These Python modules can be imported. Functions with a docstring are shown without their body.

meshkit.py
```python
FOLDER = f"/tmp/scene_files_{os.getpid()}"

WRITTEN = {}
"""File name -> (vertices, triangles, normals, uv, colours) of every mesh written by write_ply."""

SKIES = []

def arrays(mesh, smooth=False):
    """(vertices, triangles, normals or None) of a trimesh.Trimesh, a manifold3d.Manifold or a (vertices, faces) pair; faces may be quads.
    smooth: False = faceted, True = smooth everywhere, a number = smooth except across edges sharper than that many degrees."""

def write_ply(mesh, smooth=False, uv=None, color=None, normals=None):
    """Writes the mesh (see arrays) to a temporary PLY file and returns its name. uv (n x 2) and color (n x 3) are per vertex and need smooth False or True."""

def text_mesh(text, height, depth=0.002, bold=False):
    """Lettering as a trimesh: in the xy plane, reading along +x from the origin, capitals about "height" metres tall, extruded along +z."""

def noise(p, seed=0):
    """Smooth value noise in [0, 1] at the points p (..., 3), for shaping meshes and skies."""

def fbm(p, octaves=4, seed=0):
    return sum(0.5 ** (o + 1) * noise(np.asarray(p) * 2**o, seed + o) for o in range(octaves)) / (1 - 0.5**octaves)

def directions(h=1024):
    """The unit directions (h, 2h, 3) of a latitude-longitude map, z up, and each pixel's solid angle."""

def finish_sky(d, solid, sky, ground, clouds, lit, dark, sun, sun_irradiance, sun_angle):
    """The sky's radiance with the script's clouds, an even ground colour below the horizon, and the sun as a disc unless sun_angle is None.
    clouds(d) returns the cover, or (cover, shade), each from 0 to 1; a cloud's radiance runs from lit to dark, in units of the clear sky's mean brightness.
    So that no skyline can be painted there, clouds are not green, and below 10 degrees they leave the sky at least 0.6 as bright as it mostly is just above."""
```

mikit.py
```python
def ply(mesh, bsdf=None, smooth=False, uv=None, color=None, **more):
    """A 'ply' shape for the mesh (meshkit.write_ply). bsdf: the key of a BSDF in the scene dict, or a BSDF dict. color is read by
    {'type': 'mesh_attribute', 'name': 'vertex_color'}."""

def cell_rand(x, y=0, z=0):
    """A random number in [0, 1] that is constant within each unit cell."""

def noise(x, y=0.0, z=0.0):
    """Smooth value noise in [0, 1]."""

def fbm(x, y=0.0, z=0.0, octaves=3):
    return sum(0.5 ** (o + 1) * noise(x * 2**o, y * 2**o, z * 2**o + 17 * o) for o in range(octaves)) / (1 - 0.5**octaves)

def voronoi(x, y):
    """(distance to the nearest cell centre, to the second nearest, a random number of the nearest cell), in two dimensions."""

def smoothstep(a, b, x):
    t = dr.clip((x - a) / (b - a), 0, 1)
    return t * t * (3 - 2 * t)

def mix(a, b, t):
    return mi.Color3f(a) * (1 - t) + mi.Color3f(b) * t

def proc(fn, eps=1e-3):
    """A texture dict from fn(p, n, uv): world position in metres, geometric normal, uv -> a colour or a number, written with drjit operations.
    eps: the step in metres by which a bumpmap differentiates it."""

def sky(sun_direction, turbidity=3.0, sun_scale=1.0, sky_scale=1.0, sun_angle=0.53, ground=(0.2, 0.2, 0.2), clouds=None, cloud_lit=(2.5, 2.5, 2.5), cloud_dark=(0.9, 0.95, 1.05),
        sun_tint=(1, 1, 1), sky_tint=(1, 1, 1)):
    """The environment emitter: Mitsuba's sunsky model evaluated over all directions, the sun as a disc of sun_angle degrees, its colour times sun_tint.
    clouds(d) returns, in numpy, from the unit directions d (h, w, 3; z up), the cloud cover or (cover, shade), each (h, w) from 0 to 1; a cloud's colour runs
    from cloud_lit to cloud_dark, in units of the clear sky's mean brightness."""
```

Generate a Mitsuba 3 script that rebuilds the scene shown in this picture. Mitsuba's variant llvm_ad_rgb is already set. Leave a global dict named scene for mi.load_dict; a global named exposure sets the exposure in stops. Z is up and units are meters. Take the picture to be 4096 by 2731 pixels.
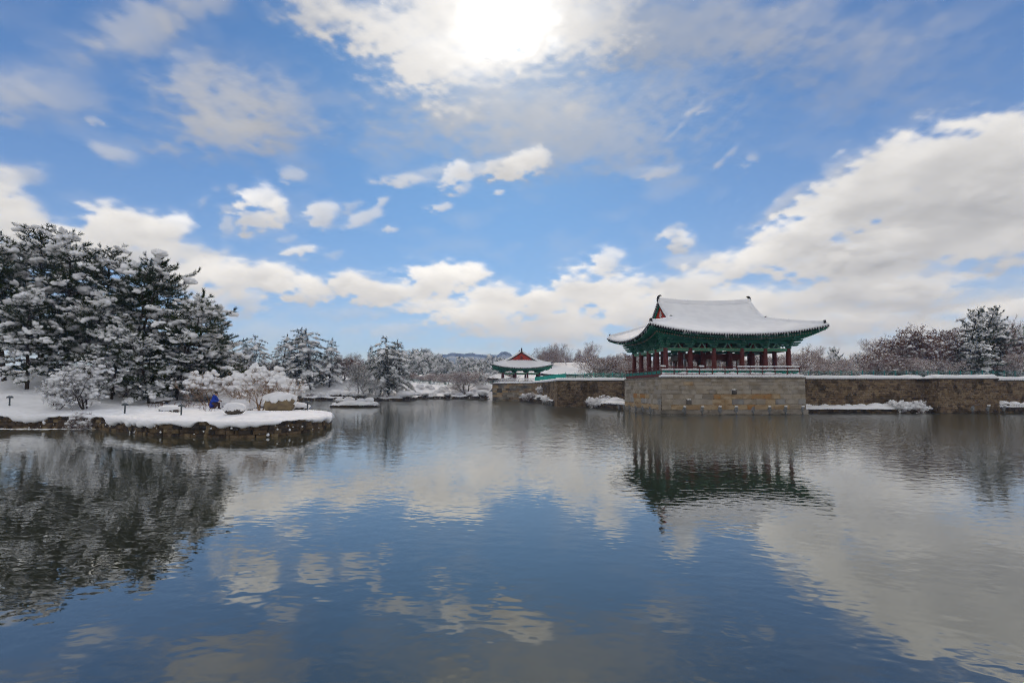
import math, random, numpy as np, trimesh, manifold3d, shapely, drjit as dr, mitsuba as mi, mikit, meshkit
from shapely.geometry import Polygon, LineString, Point
from scipy.spatial import Delaunay, cKDTree
T = mi.ScalarTransform4f
scene, labels = {}, {}

# ------------------------------------------------------------------ camera, sky, exposure
PITCH = math.radians(3.0)
EYE = (0.0, 0.0, 2.6)
scene['camera'] = {'type': 'perspective', 'fov_axis': 'x', 'fov': math.degrees(2 * math.atan(2048 / 2000.0)),
                   'near_clip': 0.1, 'far_clip': 20000.0, 'principal_point_offset_y': -83 / 2731.0,
                   'to_world': T().look_at(origin=EYE, target=(0, math.cos(PITCH), 2.6 + math.sin(PITCH)), up=(0, 0, 1))}
exposure = 1.18

# cumulus and veils of the winter sky: azimuth, elevation, half sizes (degrees), tilt, softness, opacity, shade
CLOUDS = [(-2.9,37.9,12.26,5.01,2,0.9,1,0.86), (-11,33.9,7.07,3.41,-24,0.8,1,0.86), (-9,32.8,5.09,2.22,5,0.9,1,0.88), (-21.5,36.2,5.59,2.26,-12,0.9,0.9,0.91), (-15.9,35.1,5.56,2.4,-21,0.8,1,0.88), (7.9,36.6,6.54,3.41,15,1.0,0.9,0.88), (19.1,35,16.17,4.05,-19,1.2,0.55,0.97), (33.1,29.9,12.5,3.99,-28,1.3,0.22,0.97), (5.3,27.3,17.13,4.52,-3,1.3,0.62,0.96), (-2.9,29.8,11.56,2.77,1,1.2,0.45,0.95), (18.6,30.5,9.68,2.97,5,1.4,0.25,0.95), (-37.4,30.8,5.14,1.86,43,1,0.55,0.95), (-32.2,33.7,3.94,1.56,39,1.1,0.5,0.95), (-39.6,28.5,2.33,0.94,46,1.2,0.3,0.95), (-29.7,26.5,6.64,3.82,14,1.1,0.75,0.965), (-31.1,24,4.96,2.23,14,1.1,0.6,0.955), (-33.1,28.5,3.67,2.04,47,1.1,0.45,0.95), (-25.6,26.6,4.59,3.39,12,1.2,0.5,0.96), (-43.7,23.5,3.7,1.9,21,1.2,0.45,0.95), (-45.8,23.1,2.24,1.84,22,1.2,0.4,0.95), (-39.1,20.1,1.75,1.2,6,0.9,0.65,0.92), (-40.4,22.6,0.75,0.3,-12,0.9,0.5,0.92), (-45.9,15.6,1.73,1.99,15,0.5,0.9,0.91), (-45.4,13.7,2.26,2.71,13,0.4,1,0.91), (-47.2,16.5,1.89,1.6,17,0.6,0.8,0.92), (-44.8,17.1,1.54,1,-4,0.8,0.6,0.92), (-37.4,14.2,3.64,2.1,3,0.35,1,0.89), (-39.3,14.6,2.11,1.67,12,0.4,1,0.88), (-34.8,14.9,1.52,1.57,10,0.4,1,0.87), (-41.6,12.3,3.95,1.82,11,0.5,1,0.91), (-36.1,12.1,5.9,1.77,9,0.6,0.95,0.92), (-27.1,18.3,2.25,1.98,9,0.4,1,0.86), (-25.4,18.3,1.36,1.05,8,0.45,1,0.86), (-28.4,18.2,1.14,1.06,10,0.5,0.9,0.87), (-30,16.1,0.82,0.82,9,0.8,0.6,0.9), (-32.2,17.5,1.06,0.55,41,1,0.4,0.9), (-30,19.1,1.1,0.4,11,1,0.4,0.9), (-29.9,17.5,1.11,0.49,10,0.9,0.5,0.9), (-20.8,18.5,1.45,1.04,27,0.6,0.9,0.87), (-17,18.6,1.95,0.57,31,0.8,0.75,0.88), (-14.9,20.1,1.17,0.44,25,0.8,0.7,0.88), (-18.4,19.5,0.87,0.52,6,1,0.5,0.9), (1.5,24.9,2.68,1.46,14,0.5,1,0.87), (-0.8,24.5,2.32,1.03,0,0.6,0.9,0.88), (-6.3,23.6,1.76,1.47,22,0.6,0.95,0.88), (-3.9,24.2,2.32,0.78,6,0.8,0.7,0.89), (-12.8,22.4,2.7,0.78,10,0.8,0.75,0.89), (-9.6,23.6,2.28,0.6,12,1,0.5,0.9), (-5.9,22.2,0.93,0.62,2,0.9,0.5,0.9), (-8.7,20.1,1.4,0.45,7,0.7,0.8,0.88), (-1.8,21.6,0.66,0.31,1,0.8,0.8,0.88), (-13.9,17.8,0.64,0.41,4,0.8,0.7,0.88), (-24.3,22,1.12,0.65,10,0.8,0.6,0.9), (-25.1,20.7,0.56,0.41,9,0.9,0.4,0.9), (-22.4,14.4,1.43,0.62,6,0.5,0.95,0.87), (-19.5,14.1,1.14,0.54,5,1,0.4,0.9), (-24.5,15.6,0.82,0.39,7,1,0.35,0.9), (18.9,16.1,1.66,0.89,-17,0.5,0.95,0.88), (18.5,17.1,0.7,0.53,-6,0.8,0.5,0.9), (19.9,27.8,1.7,0.35,30,0.9,0.5,0.92), (20.8,27.5,1.21,0.23,25,0.9,0.45,0.92), (18.2,26.4,1.67,0.28,32,1,0.35,0.92), (23.8,23.6,1.59,0.4,30,0.9,0.45,0.92), (26.1,22.6,1,0.56,39,0.9,0.5,0.92), (17,23,1.98,0.67,3,1,0.55,0.92), (15.1,22.9,2.63,0.93,-6,1.3,0.3,0.93), (-32.6,10.6,3.2,1.98,7,0.4,1,0.9), (-29.6,10.9,3.21,2.04,6,0.35,1,0.88), (-26.1,11.2,3.22,1.75,5,0.35,1,0.88), (-22.7,10.6,3.18,1.54,4,0.4,1,0.88), (-18.3,11.2,3.58,1.58,4,0.4,1,0.88), (-14.6,10.6,4.18,1.61,3,0.4,1,0.88), (-8.8,11.8,4.58,2.5,2,0.35,1,0.86), (-5.3,12.4,2.93,2.03,1,0.35,1,0.86), (-2.3,10,4.45,2.16,0,0.4,1,0.87), (-4.3,8,7.42,2.07,1,0.5,1,0.9), (-8.8,8.9,5.34,1.46,1,0.6,0.9,0.9), (3.7,9.5,3.95,2.06,-1,0.4,1,0.88), (7.7,10.9,3.64,2.81,8,0.4,1,0.87), (10.9,13.7,2.13,1.98,12,0.45,1,0.87), (11.1,10.3,5.24,2.89,-2,0.4,1,0.88), (6.2,7.3,5.9,1.68,-1,0.6,0.95,0.91), (13,8.3,5.65,2.41,-2,0.5,1,0.9), (-28.4,8.8,2.32,1.22,5,0.6,0.8,0.91), (-31.4,8.2,2.19,1.69,5,0.6,0.8,0.91), (-22.8,13.3,0.76,0.36,5,1,0.3,0.9), (1.2,6.1,10.95,1.09,0,1,0.6,0.93), (-13.6,6.4,5.66,1.06,2,1.1,0.45,0.93), (-25.1,5.9,4.93,1.35,3,1.2,0.3,0.93), (-15.9,8.2,7.37,0.67,2,1.2,0.35,0.93), (43.4,17.6,6.9,4.24,0,0.35,1,0.935), (38.8,18.8,5.12,3.42,13,0.4,1,0.92), (34.8,16.7,6,3.67,19,0.4,1,0.92), (30,14.2,5.55,2.91,14,0.4,1,0.91), (40.8,14.3,9.47,4,-7,0.4,1,0.955), (35.7,11.8,10.84,3.17,0,0.45,1,0.93), (25.6,12.6,5.62,1.97,6,0.5,1,0.91), (20.4,11.2,5.2,1.56,6,0.55,0.95,0.9), (19.6,13.6,2.62,0.91,-5,1,0.5,0.9), (33.5,20,2.38,1.14,27,0.9,0.6,0.91), (28.6,18.2,2.63,0.73,35,1,0.5,0.91), (45.8,18.9,3.45,2.9,-8,0.4,1,0.94), (25.5,8.6,10.51,2.23,-4,0.5,1,0.92), (35.9,8.6,8.5,2,-2,0.5,1,0.93), (20.4,7.6,7.86,1.58,-3,0.6,1,0.92), (32.4,6,10.66,1.68,-1,0.6,1,0.94), (42.1,11.2,5.52,1.45,-10,0.7,0.9,0.95), (43.3,7.3,4.5,0.79,3,0.9,0.5,0.93), (44.6,6.3,3.81,1.06,2,0.6,0.95,0.92), (41.8,4.5,8.3,1.26,-4,0.8,0.85,0.93), (39.1,9.7,4.51,1.15,-8,0.8,0.7,0.93), (25,3.2,9,1.5,0,1,.8,.93), (36,2.6,10,1.5,0,1,.85,.94), (46,3,6,1.6,0,1,.8,.94), (12,4.4,7,1.2,0,1,.6,.92), (-8,3.6,8,1.0,0,1.2,.4,.92), (18,1.6,14,1.2,0,1.2,.6,.93)]

def smooth_step(a, b, x):
    t = np.clip((x - a) / (b - a), 0, 1)
    return t * t * (3 - 2 * t)

def clouds(d):
    az = np.degrees(np.arctan2(d[..., 0], d[..., 1]))
    el = np.degrees(np.arcsin(d[..., 2]))
    # wind-torn edges: noise on the sphere, in cells of a few degrees
    n1 = meshkit.fbm(d * np.array([9, 9, 16]) + 3.1, 3, 3) - 0.5
    n2 = 1.0 - 2 * np.abs(meshkit.fbm(d * np.array([17, 17, 30]) + 7.7, 5, 11) - 0.5) * 2.2 - .62
    n3 = meshkit.fbm(d * np.array([14, 14, 24]) + 1.3, 4, 23) - 0.5
    n4 = meshkit.fbm(d * np.array([55, 55, 90]) + 4.4, 4, 41) - 0.5
    waz, wel = az + 2.6 * n3 + 2.2 * n4, el + 1.5 * n1 + 1.5 * n4
    cover, val, wsum = np.zeros_like(az), np.zeros_like(az), np.full_like(az, 1e-6)
    for a, e, ra, re, rot, soft, op, sh in CLOUDS:
        lim = 2.6 * max(ra, re) + 6
        m = (np.abs(el - e) < lim) & (np.abs((az - a + 180) % 360 - 180) * max(math.cos(math.radians(e)), .3) < lim)
        x = ((waz[m] - a + 180) % 360 - 180) * math.cos(math.radians(e)); y = wel[m] - e
        c, s = math.cos(math.radians(rot)), math.sin(math.radians(rot))
        u, v = (x * c + y * s) / ra, (-x * s + y * c) / re
        q = 1 - np.sqrt(u * u + v * v) + .80 * n1[m] + .36 * n2[m] + (1.25 if soft < .75 else .85) * n4[m]
        k, wide = np.clip(q / (.62 * soft + .12) + .16, 0, 1), np.clip(q / (1.5 * soft + .3) + .34, 0, 1)
        k = (.50 * k * k * (3 - 2 * k) + .50 * wide * wide * (3 - 2 * wide)) * op * (1 if max(ra, re) > 2.4 else .86)
        low = np.clip(-v, -1, 1.2)
        thin = np.clip(1 - q * 1.1, 0, 1)
        g = 3.7 - (sh - .86) * 14.0 - (.95 if soft < .7 else .5) * low + (.35 * thin - 1.6 * n3[m] - .9 * n1[m] if soft < .7 else -.6 * n3[m])
        cover[m] = 1 - (1 - cover[m]) * (1 - k)
        val[m] += g * k * k; wsum[m] += k * k
    val = val / wsum
    # elsewhere around the horizon and overhead: unseen noise cloud, thickened to light the land
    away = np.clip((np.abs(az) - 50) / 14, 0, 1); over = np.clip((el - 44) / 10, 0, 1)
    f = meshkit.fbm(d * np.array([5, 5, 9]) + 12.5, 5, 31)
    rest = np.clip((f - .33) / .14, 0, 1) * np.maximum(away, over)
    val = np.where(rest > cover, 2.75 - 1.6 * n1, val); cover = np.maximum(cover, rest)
    # thin veil that pales the blue, thicker low down
    veil = .03 + .70 * np.exp(-np.clip(el, 0, 90) / 9.5) * (.85 + .4 * smooth_step(-20, 45, az)) + .20 * np.clip(n3 * 2.0 + n1 * 1.5, 0, 1)
    sd = np.degrees(np.arccos(np.clip(d @ SUN, -1, 1))) + 3.0 * n1 + 2.0 * n2
    veil = np.clip(veil + .42 * np.exp(-(np.maximum(sd, 0) / 9.5) ** 2), 0, .9)
    val = (val * cover + 3.0 * veil * (1 - cover)) / np.maximum(cover + veil * (1 - cover), 1e-6)
    cover = 1 - (1 - cover) * (1 - veil)
    # the sun behind the cloud: forward-scattered glow
    val = val + cover * (9.0 * np.exp(-(np.maximum(sd - 1.7, 0) / 1.75) ** 1.2) + .35 * np.exp(-(np.maximum(sd, 0) / 9.0) ** 1.5))
    return cover, np.clip((14 - val) / (14 - 1.2), 0, 1)

SUN = np.array([math.sin(math.radians(-1.1)) * math.cos(math.radians(37.6)), math.cos(math.radians(-1.1)) * math.cos(math.radians(37.6)), math.sin(math.radians(37.6))])
SUN /= np.linalg.norm(SUN)
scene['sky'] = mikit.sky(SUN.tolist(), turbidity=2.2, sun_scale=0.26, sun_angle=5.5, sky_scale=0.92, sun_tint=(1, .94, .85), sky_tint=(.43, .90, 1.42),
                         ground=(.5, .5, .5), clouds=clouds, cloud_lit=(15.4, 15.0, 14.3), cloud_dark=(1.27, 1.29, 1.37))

# ------------------------------------------------------------------ materials
def lin(r, g, b):
    return [((c / 255 + .055) / 1.055) ** 2.4 if c > 10 else c / 255 / 12.92 for c in (r, g, b)]

def rgb(*c): return {'type': 'rgb', 'value': list(c)}

def two(b): return {'type': 'twosided', 'bsdf': b}

def wave(p, n, uv):
    x, y = p.x, p.y
    # wind streaks: calm and ruffled patches
    gust = mikit.smoothstep(.30, .72, mikit.fbm(x * .045 + 3, y * .030 + 9, octaves=3))
    h = .30 * mikit.fbm(x * 1.1 + y * .35, y * 2.3 - x * .5, octaves=2)
    h = h + (.16 + .34 * gust) * mikit.fbm(x * 3.1 - y * .6 + 11, y * 5.6 + x * .8, octaves=2)
    h = h + (.035 + .13 * gust) * mikit.noise(x * 9.0 + 5, y * 14.0 + x * 1.5)
    # a long low swell crossing from the right
    ph = (x * .52 + y * 1.0) * 3.3 + 2.5 * mikit.noise(x * .35, y * .35)
    h = h + .06 * mikit.smoothstep(.2, .8, mikit.noise(x * .08 + 2.2, y * .06 + .7)) * dr.sin(ph)
    return h * (.46 + 1.5 * mikit.smoothstep(9., 38., y))
scene['water_look'] = {'type': 'bumpmap', 'arbitrary': mikit.proc(wave, eps=.012), 'scale': .011,
    'bsdf': {'type': 'blendbsdf', 'weight': .05, 'a': {'type': 'conductor', 'eta': rgb(1.0, 1.0, 1.0), 'k': rgb(.56, .58, .56)}, 'b': {'type': 'diffuse', 'reflectance': rgb(.33, .36, .24)}}}

def proc_mix(c0, c1, fx, fz=None, lo=.35, hi=.65, seed=0.0, fine=0.0):
    """Base colour between c0 and c1 by noise in metres, with a little fine grain."""
    fz = fz or fx
    def fn(p, n, uv):
        t = mikit.smoothstep(lo, hi, mikit.fbm(p.x * fx + seed, p.y * fx + seed * 1.7, p.z * fz, octaves=3))
        g = 1.0 if fine == 0 else 1.0 - fine + 2 * fine * mikit.noise(p.x * 23 + seed, p.y * 23, p.z * 23)
        return mikit.mix(c0, c1, t) * g
    return mikit.proc(fn)

def mat(name, c0, c1=None, fx=2.0, fz=None, rough=.85, spec=.25, bump=0, bfx=9.0, seed=0.0, fine=0.0, lo=.35, hi=.65, metallic=0.0):
    col = rgb(*c0) if c1 is None else proc_mix(c0, c1, fx, fz, lo, hi, seed, fine)
    b = {'type': 'principled', 'base_color': col, 'roughness': rough, 'specular': spec, 'metallic': metallic}
    if bump:
        b = {'type': 'bumpmap', 'arbitrary': mikit.proc(lambda p, n, uv: mikit.fbm(p.x * bfx + seed, p.y * bfx, p.z * bfx, octaves=3), eps=.01), 'scale': bump, 'bsdf': b}
    scene[name] = two(b)
    return name

SNOWC = (.83, .835, .85)
mat('snow_look', SNOWC, (.88, .885, .895), 1.3, rough=.75, spec=.2, bump=.02, bfx=4.0)
mat('ground_snow', SNOWC, (.88, .885, .895), 1.3, rough=.75, spec=.2, bump=.06, bfx=2.2)
scene['plain_snow_look'] = two({'type': 'diffuse', 'reflectance': rgb(.95, .955, .96)})
mat('grey_stone', (.265, .215, .155), (.37, .315, .245), 1.4, rough=.9, bump=.012, bfx=11, fine=.10)
mat('grey_stone_b', (.29, .245, .19), (.38, .335, .275), 1.6, rough=.9, bump=.012, bfx=11, seed=5, fine=.10)
mat('grey_stone_c', (.225, .19, .148), (.32, .28, .23), 1.3, rough=.9, bump=.012, bfx=11, seed=9, fine=.10)
mat('blue_stone', (.225, .21, .195), (.305, .29, .265), 1.7, rough=.9, bump=.012, bfx=11, seed=14, fine=.10)
mat('tan_stone', (.32, .21, .11), (.41, .31, .19), 1.5, 3, rough=.9, bump=.012, bfx=9, seed=3, fine=.12)
mat('ochre_stone', (.36, .17, .055), (.33, .20, .09), 1.3, 3, rough=.9, bump=.012, bfx=9, seed=8, fine=.12)
mat('dark_stone', (.07, .065, .06), (.12, .105, .09), 2.5, rough=.9, bump=.012, bfx=11, seed=21, fine=.1)
mat('coping_stone', (.13, .115, .09), (.22, .195, .16), 1.2, rough=.9, bump=.01, bfx=11, seed=2, fine=.1)
mat('mortar', (.055, .045, .035), (.10, .08, .06), 2.0, rough=.95)
# weathered retaining wall bricks: dark runs of damp with a shape of their own
for i, (a, b) in enumerate((((.15, .10, .06), (.27, .195, .12)), ((.085, .058, .038), (.18, .125, .08)), ((.17, .12, .075), (.27, .20, .13)))):
    def bf(p, n, uv, a=a, b=b, i=i):
        t = mikit.smoothstep(.3, .7, mikit.fbm(p.x * 1.7 + i * 5, p.y * 1.7, p.z * 2.6, octaves=3))
        run = mikit.smoothstep(.50, .66, mikit.fbm((p.x + .35 * p.y) * 1.3 + 40, p.z * .75 + 3, 2.0, octaves=4))
        return mikit.mix(a, b, t) * (1 - .55 * run) * (.86 + .28 * mikit.noise(p.x * 19, p.y * 19, p.z * 19))
    scene['brick_%d' % i] = two({'type': 'principled', 'base_color': mikit.proc(bf), 'roughness': .9, 'specular': .2})
BANK = []
for i, (a, b) in enumerate((((.075, .05, .028), (.165, .115, .065)), ((.045, .033, .024), (.095, .068, .045)), ((.13, .09, .045), (.23, .17, .095)), ((.028, .024, .022), (.06, .048, .038)))):
    BANK.append(mat('bank_stone_%d' % i, a, b, 3.0, rough=.85, bump=.02, bfx=9, seed=i * 4.0, fine=.14))
mat('red_wood', (.115, .022, .018), (.15, .032, .024), 1.5, 6, rough=.6, spec=.3, seed=4)
mat('red_board', (.42, .045, .026), (.50, .065, .036), 3, rough=.7, seed=1)
def brk(p, n, uv):
    b = mikit.mix((.012, .115, .078), (.022, .17, .115), mikit.fbm(p.x * 2.2, p.y * 2.2, p.z * 2.2, octaves=3))
    e = mi.Float(0)
    for q in (.50, .69, .72, .91, .98, 1.17, 1.24, 1.43): e = dr.maximum(e, mikit.smoothstep(.022, .010, dr.abs(p.z - 6.45 - q)))
    return mikit.mix(b, (.26, .42, .30), e * .75)
scene['bracket_paint'] = two({'type': 'principled', 'base_color': mikit.proc(brk), 'roughness': .6, 'specular': .3})
mat('dark_tile', (.028, .027, .028), (.06, .057, .056), 6, rough=.7, seed=2)
mat('white_paint', (.62, .60, .55))
mat('teal_paint', (.015, .27, .225), (.022, .34, .28), 2.5, rough=.55)
mat('fence_paint', (.009, .145, .138), (.014, .19, .18), 2.0, rough=.5)
mat('bracket_green', (.012, .115, .078), (.022, .17, .115), 2.2, rough=.6, seed=3)
mat('green_paint', (.016, .17, .105), (.028, .23, .145), 1.2, rough=.6, seed=1)
mat('pale_green', (.16, .36, .27), (.2, .42, .3), 4, rough=.6)
mat('rafter_end', (.42, .20, .16), (.5, .28, .2), 8, rough=.6)
mat('lamp_metal', (.06, .075, .085), (.09, .105, .115), 8, rough=.55, spec=.4)
mat('lamp_stone', (.13, .135, .135), (.22, .22, .215), 9, rough=.8, bump=.01, bfx=20)
mat('bark_dark', (.030, .022, .017), (.062, .046, .036), 4, 9, rough=.95)
mat('bark_grey', (.095, .078, .066), (.16, .135, .115), 4, 9, rough=.95)
mat('bark_tan', (.19, .11, .06), (.30, .19, .11), 3, 7, rough=.8)
mat('twig_brown', (.13, .070, .050), (.20, .11, .08), 2, rough=.95)
mat('pale_bark', (.33, .31, .29), (.5, .48, .45), 5, rough=.9)
for nm, c0, c1 in (('needle_green', (.017, .031, .009), (.046, .062, .018)), ('needle_grey', (.022, .034, .018), (.045, .060, .032)), ('leaf_brown', (.12, .060, .042), (.20, .105, .076))):
    scene[nm] = {'type': 'principledthin', 'base_color': proc_mix(c0, c1, .9, lo=.3, hi=.7), 'roughness': .7, 'diff_trans': .3, 'specular' if False else 'spec_tint': 0.0}
mat('boulder_stone', (.15, .115, .075), (.26, .195, .11), 2.0, rough=.9, bump=.04, bfx=5, seed=6, fine=.15)
mat('dark_rock', (.05, .042, .036), (.11, .09, .07), 3.0, rough=.9, bump=.03, bfx=6, seed=6, fine=.15)

# ------------------------------------------------------------------ helpers
def key(base):
    if base not in used: used[base] = 0; return base
    used[base] += 1
    return '%s_%03d' % (base, used[base])
used = {}

class M:
    """Collects pieces into one mesh."""
    def __init__(s): s.v, s.f, s.n = [], [], 0
    def add(s, v, f):
        v, f = np.asarray(v, float), np.asarray(f, int)
        if f.shape[1] == 4: f = np.vstack([f[:, [0, 1, 2]], f[:, [0, 2, 3]]])
        s.v.append(v); s.f.append(f + s.n); s.n += len(v)
        return s
    def mesh(s): return np.vstack(s.v), np.vstack(s.f)
    def box(s, c, size, ax=None, taper=1.0):
        h = np.array(size, float) / 2
        q = BOXV * h
        if taper != 1.0: q = q * np.where(BOXV[:, 2:] > 0, [[taper, taper, 1]], 1)
        if ax is not None: q = q @ np.asarray(ax)
        return s.add(q + np.asarray(c, float), BOXF)
    def tube(s, pts, rad, sides=6, caps=True):
        v, f = tube(pts, rad, sides, caps)
        return s.add(v, f)
BOXV = np.array([[x, y, z] for x in (-1, 1) for y in (-1, 1) for z in (-1, 1)], float)
BOXF = np.array([[0, 1, 3, 2], [4, 6, 7, 5], [0, 4, 5, 1], [2, 3, 7, 6], [0, 2, 6, 4], [1, 5, 7, 3]])

def tube(pts, rad, sides=6, caps=True):
    p = np.asarray(pts, float); rad = np.broadcast_to(np.asarray(rad, float), (len(p),))
    t = np.gradient(p, axis=0); t /= np.linalg.norm(t, axis=1, keepdims=True) + 1e-12
    a = np.cross(t, np.where(np.abs(t[:, 2:]) < .9, [0, 0, 1.], [1., 0, 0])); a /= np.linalg.norm(a, axis=1, keepdims=True) + 1e-12
    b = np.cross(t, a); an = np.arange(sides) * 2 * np.pi / sides
    v = (p[:, None] + rad[:, None, None] * (np.cos(an)[None, :, None] * a[:, None] + np.sin(an)[None, :, None] * b[:, None])).reshape(-1, 3)
    i, j = np.meshgrid(np.arange(len(p) - 1), np.arange(sides), indexing='ij')
    q = np.stack([i * sides + j, i * sides + (j + 1) % sides, (i + 1) * sides + (j + 1) % sides, (i + 1) * sides + j], -1).reshape(-1, 4)
    f = np.vstack([q[:, [0, 1, 2]], q[:, [0, 2, 3]]])
    if caps:
        n = len(p) * sides
        v = np.vstack([v, p[0], p[-1]])
        k = np.arange(sides)
        f = np.vstack([f, np.stack([k * 0 + n, (k + 1) % sides, k], 1), np.stack([k * 0 + n + 1, k + (len(p) - 1) * sides, (k + 1) % sides + (len(p) - 1) * sides], 1)])
    return v, f

ICO = {k: (np.array(m.vertices), np.array(m.faces)) for k in (0, 1, 2, 3) for m in [trimesh.creation.icosphere(subdivisions=k)]}

def blobs(m, centres, radii, sub=0, rough=.25, rng=None, ax=None):
    """Many lumpy ellipsoids at once: centres (n,3), radii (n,3), ax (n,3,3) rows = axes."""
    c, r = np.asarray(centres, float), np.asarray(radii, float)
    if len(c) == 0: return m
    if r.ndim == 1: r = np.repeat(r[:, None], 3, 1)
    v, f = ICO[sub]
    k = 1 + rough * (rng.random((len(c), len(v), 1)) - .5) * 2
    if sub >= 2:
        off = rng.random((len(c), 1, 3)) * 50
        k = 1 + rough * 2.2 * (meshkit.fbm(v[None] * 1.3 + off, 2, 5)[..., None] - .5)
    q = v[None] * k * r[:, None, :]
    if ax is not None: q = np.einsum('nvi,nij->nvj', q, ax)
    q = q + c[:, None]
    n = len(v)
    return m.add(q.reshape(-1, 3), (f[None] + (np.arange(len(c)) * n)[:, None, None]).reshape(-1, 3))

def put(k, mesh, bsdf, smooth=False, **more):
    if isinstance(mesh, M): mesh = mesh.mesh()
    scene[k] = mikit.ply(mesh, bsdf, smooth=smooth, **more)
    return k

def tag(k, label=None, cat=None, group=None, kind=None):
    labels[k] = {a: b for a, b in (('label', label), ('category', cat), ('group', group), ('kind', kind)) if b}
    return k

def part(parent, name, mesh, bsdf, smooth=False, **more):
    return put(key(parent + '__' + name), mesh, bsdf, smooth, **more)

def at(px, py, Y):
    """The point at distance Y north of the camera seen at a pixel of the 4096 px photograph."""
    x, y = (px - 2048) / 2000.0, (1448 - py) / 2000.0
    k = Y / (math.cos(PITCH) - y * math.sin(PITCH))
    return np.array([x * k, Y, 2.6 + k * (math.sin(PITCH) + y * math.cos(PITCH))])

def smooth01(a, b, x):
    t = np.clip((x - a) / (b - a), 0, 1)
    return t * t * (3 - 2 * t)

def fbm2(x, y, f, octaves=3, seed=0):
    return meshkit.fbm(np.stack([np.asarray(x) * f, np.asarray(y) * f, np.zeros_like(np.asarray(x, float)) + .37], -1), octaves, seed)

# ------------------------------------------------------------------ the pond's outline and the snow-covered ground
PEN = [(-120, 33.5), (-75, 33.2), (-50, 33.0), (-36, 32.9), (-29.2, 32.8), (-26.8, 32.4), (-24.6, 31.0), (-22.5, 29.7), (-20.5, 28.1), (-18.3, 27.4), (-17.0, 27.3), (-15.2, 26.6),
       (-14.0, 26.5), (-13.1, 26.9), (-12.5, 28.4), (-12.15, 30.2), (-12.4, 33), (-13.0, 36), (-14.2, 38.7), (-17, 41.5), (-20, 47), (-26, 55), (-40, 60), (-75, 62)]
FAR = [(-78, 85), (-70, 100), (-51, 108), (-39, 106.5), (-33, 109), (-29.5, 106), (-26, 104.5), (-22.5, 106), (-21.5, 112), (-24, 126), (-20, 128), (-12, 127), (-5.4, 125.5)]
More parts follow.
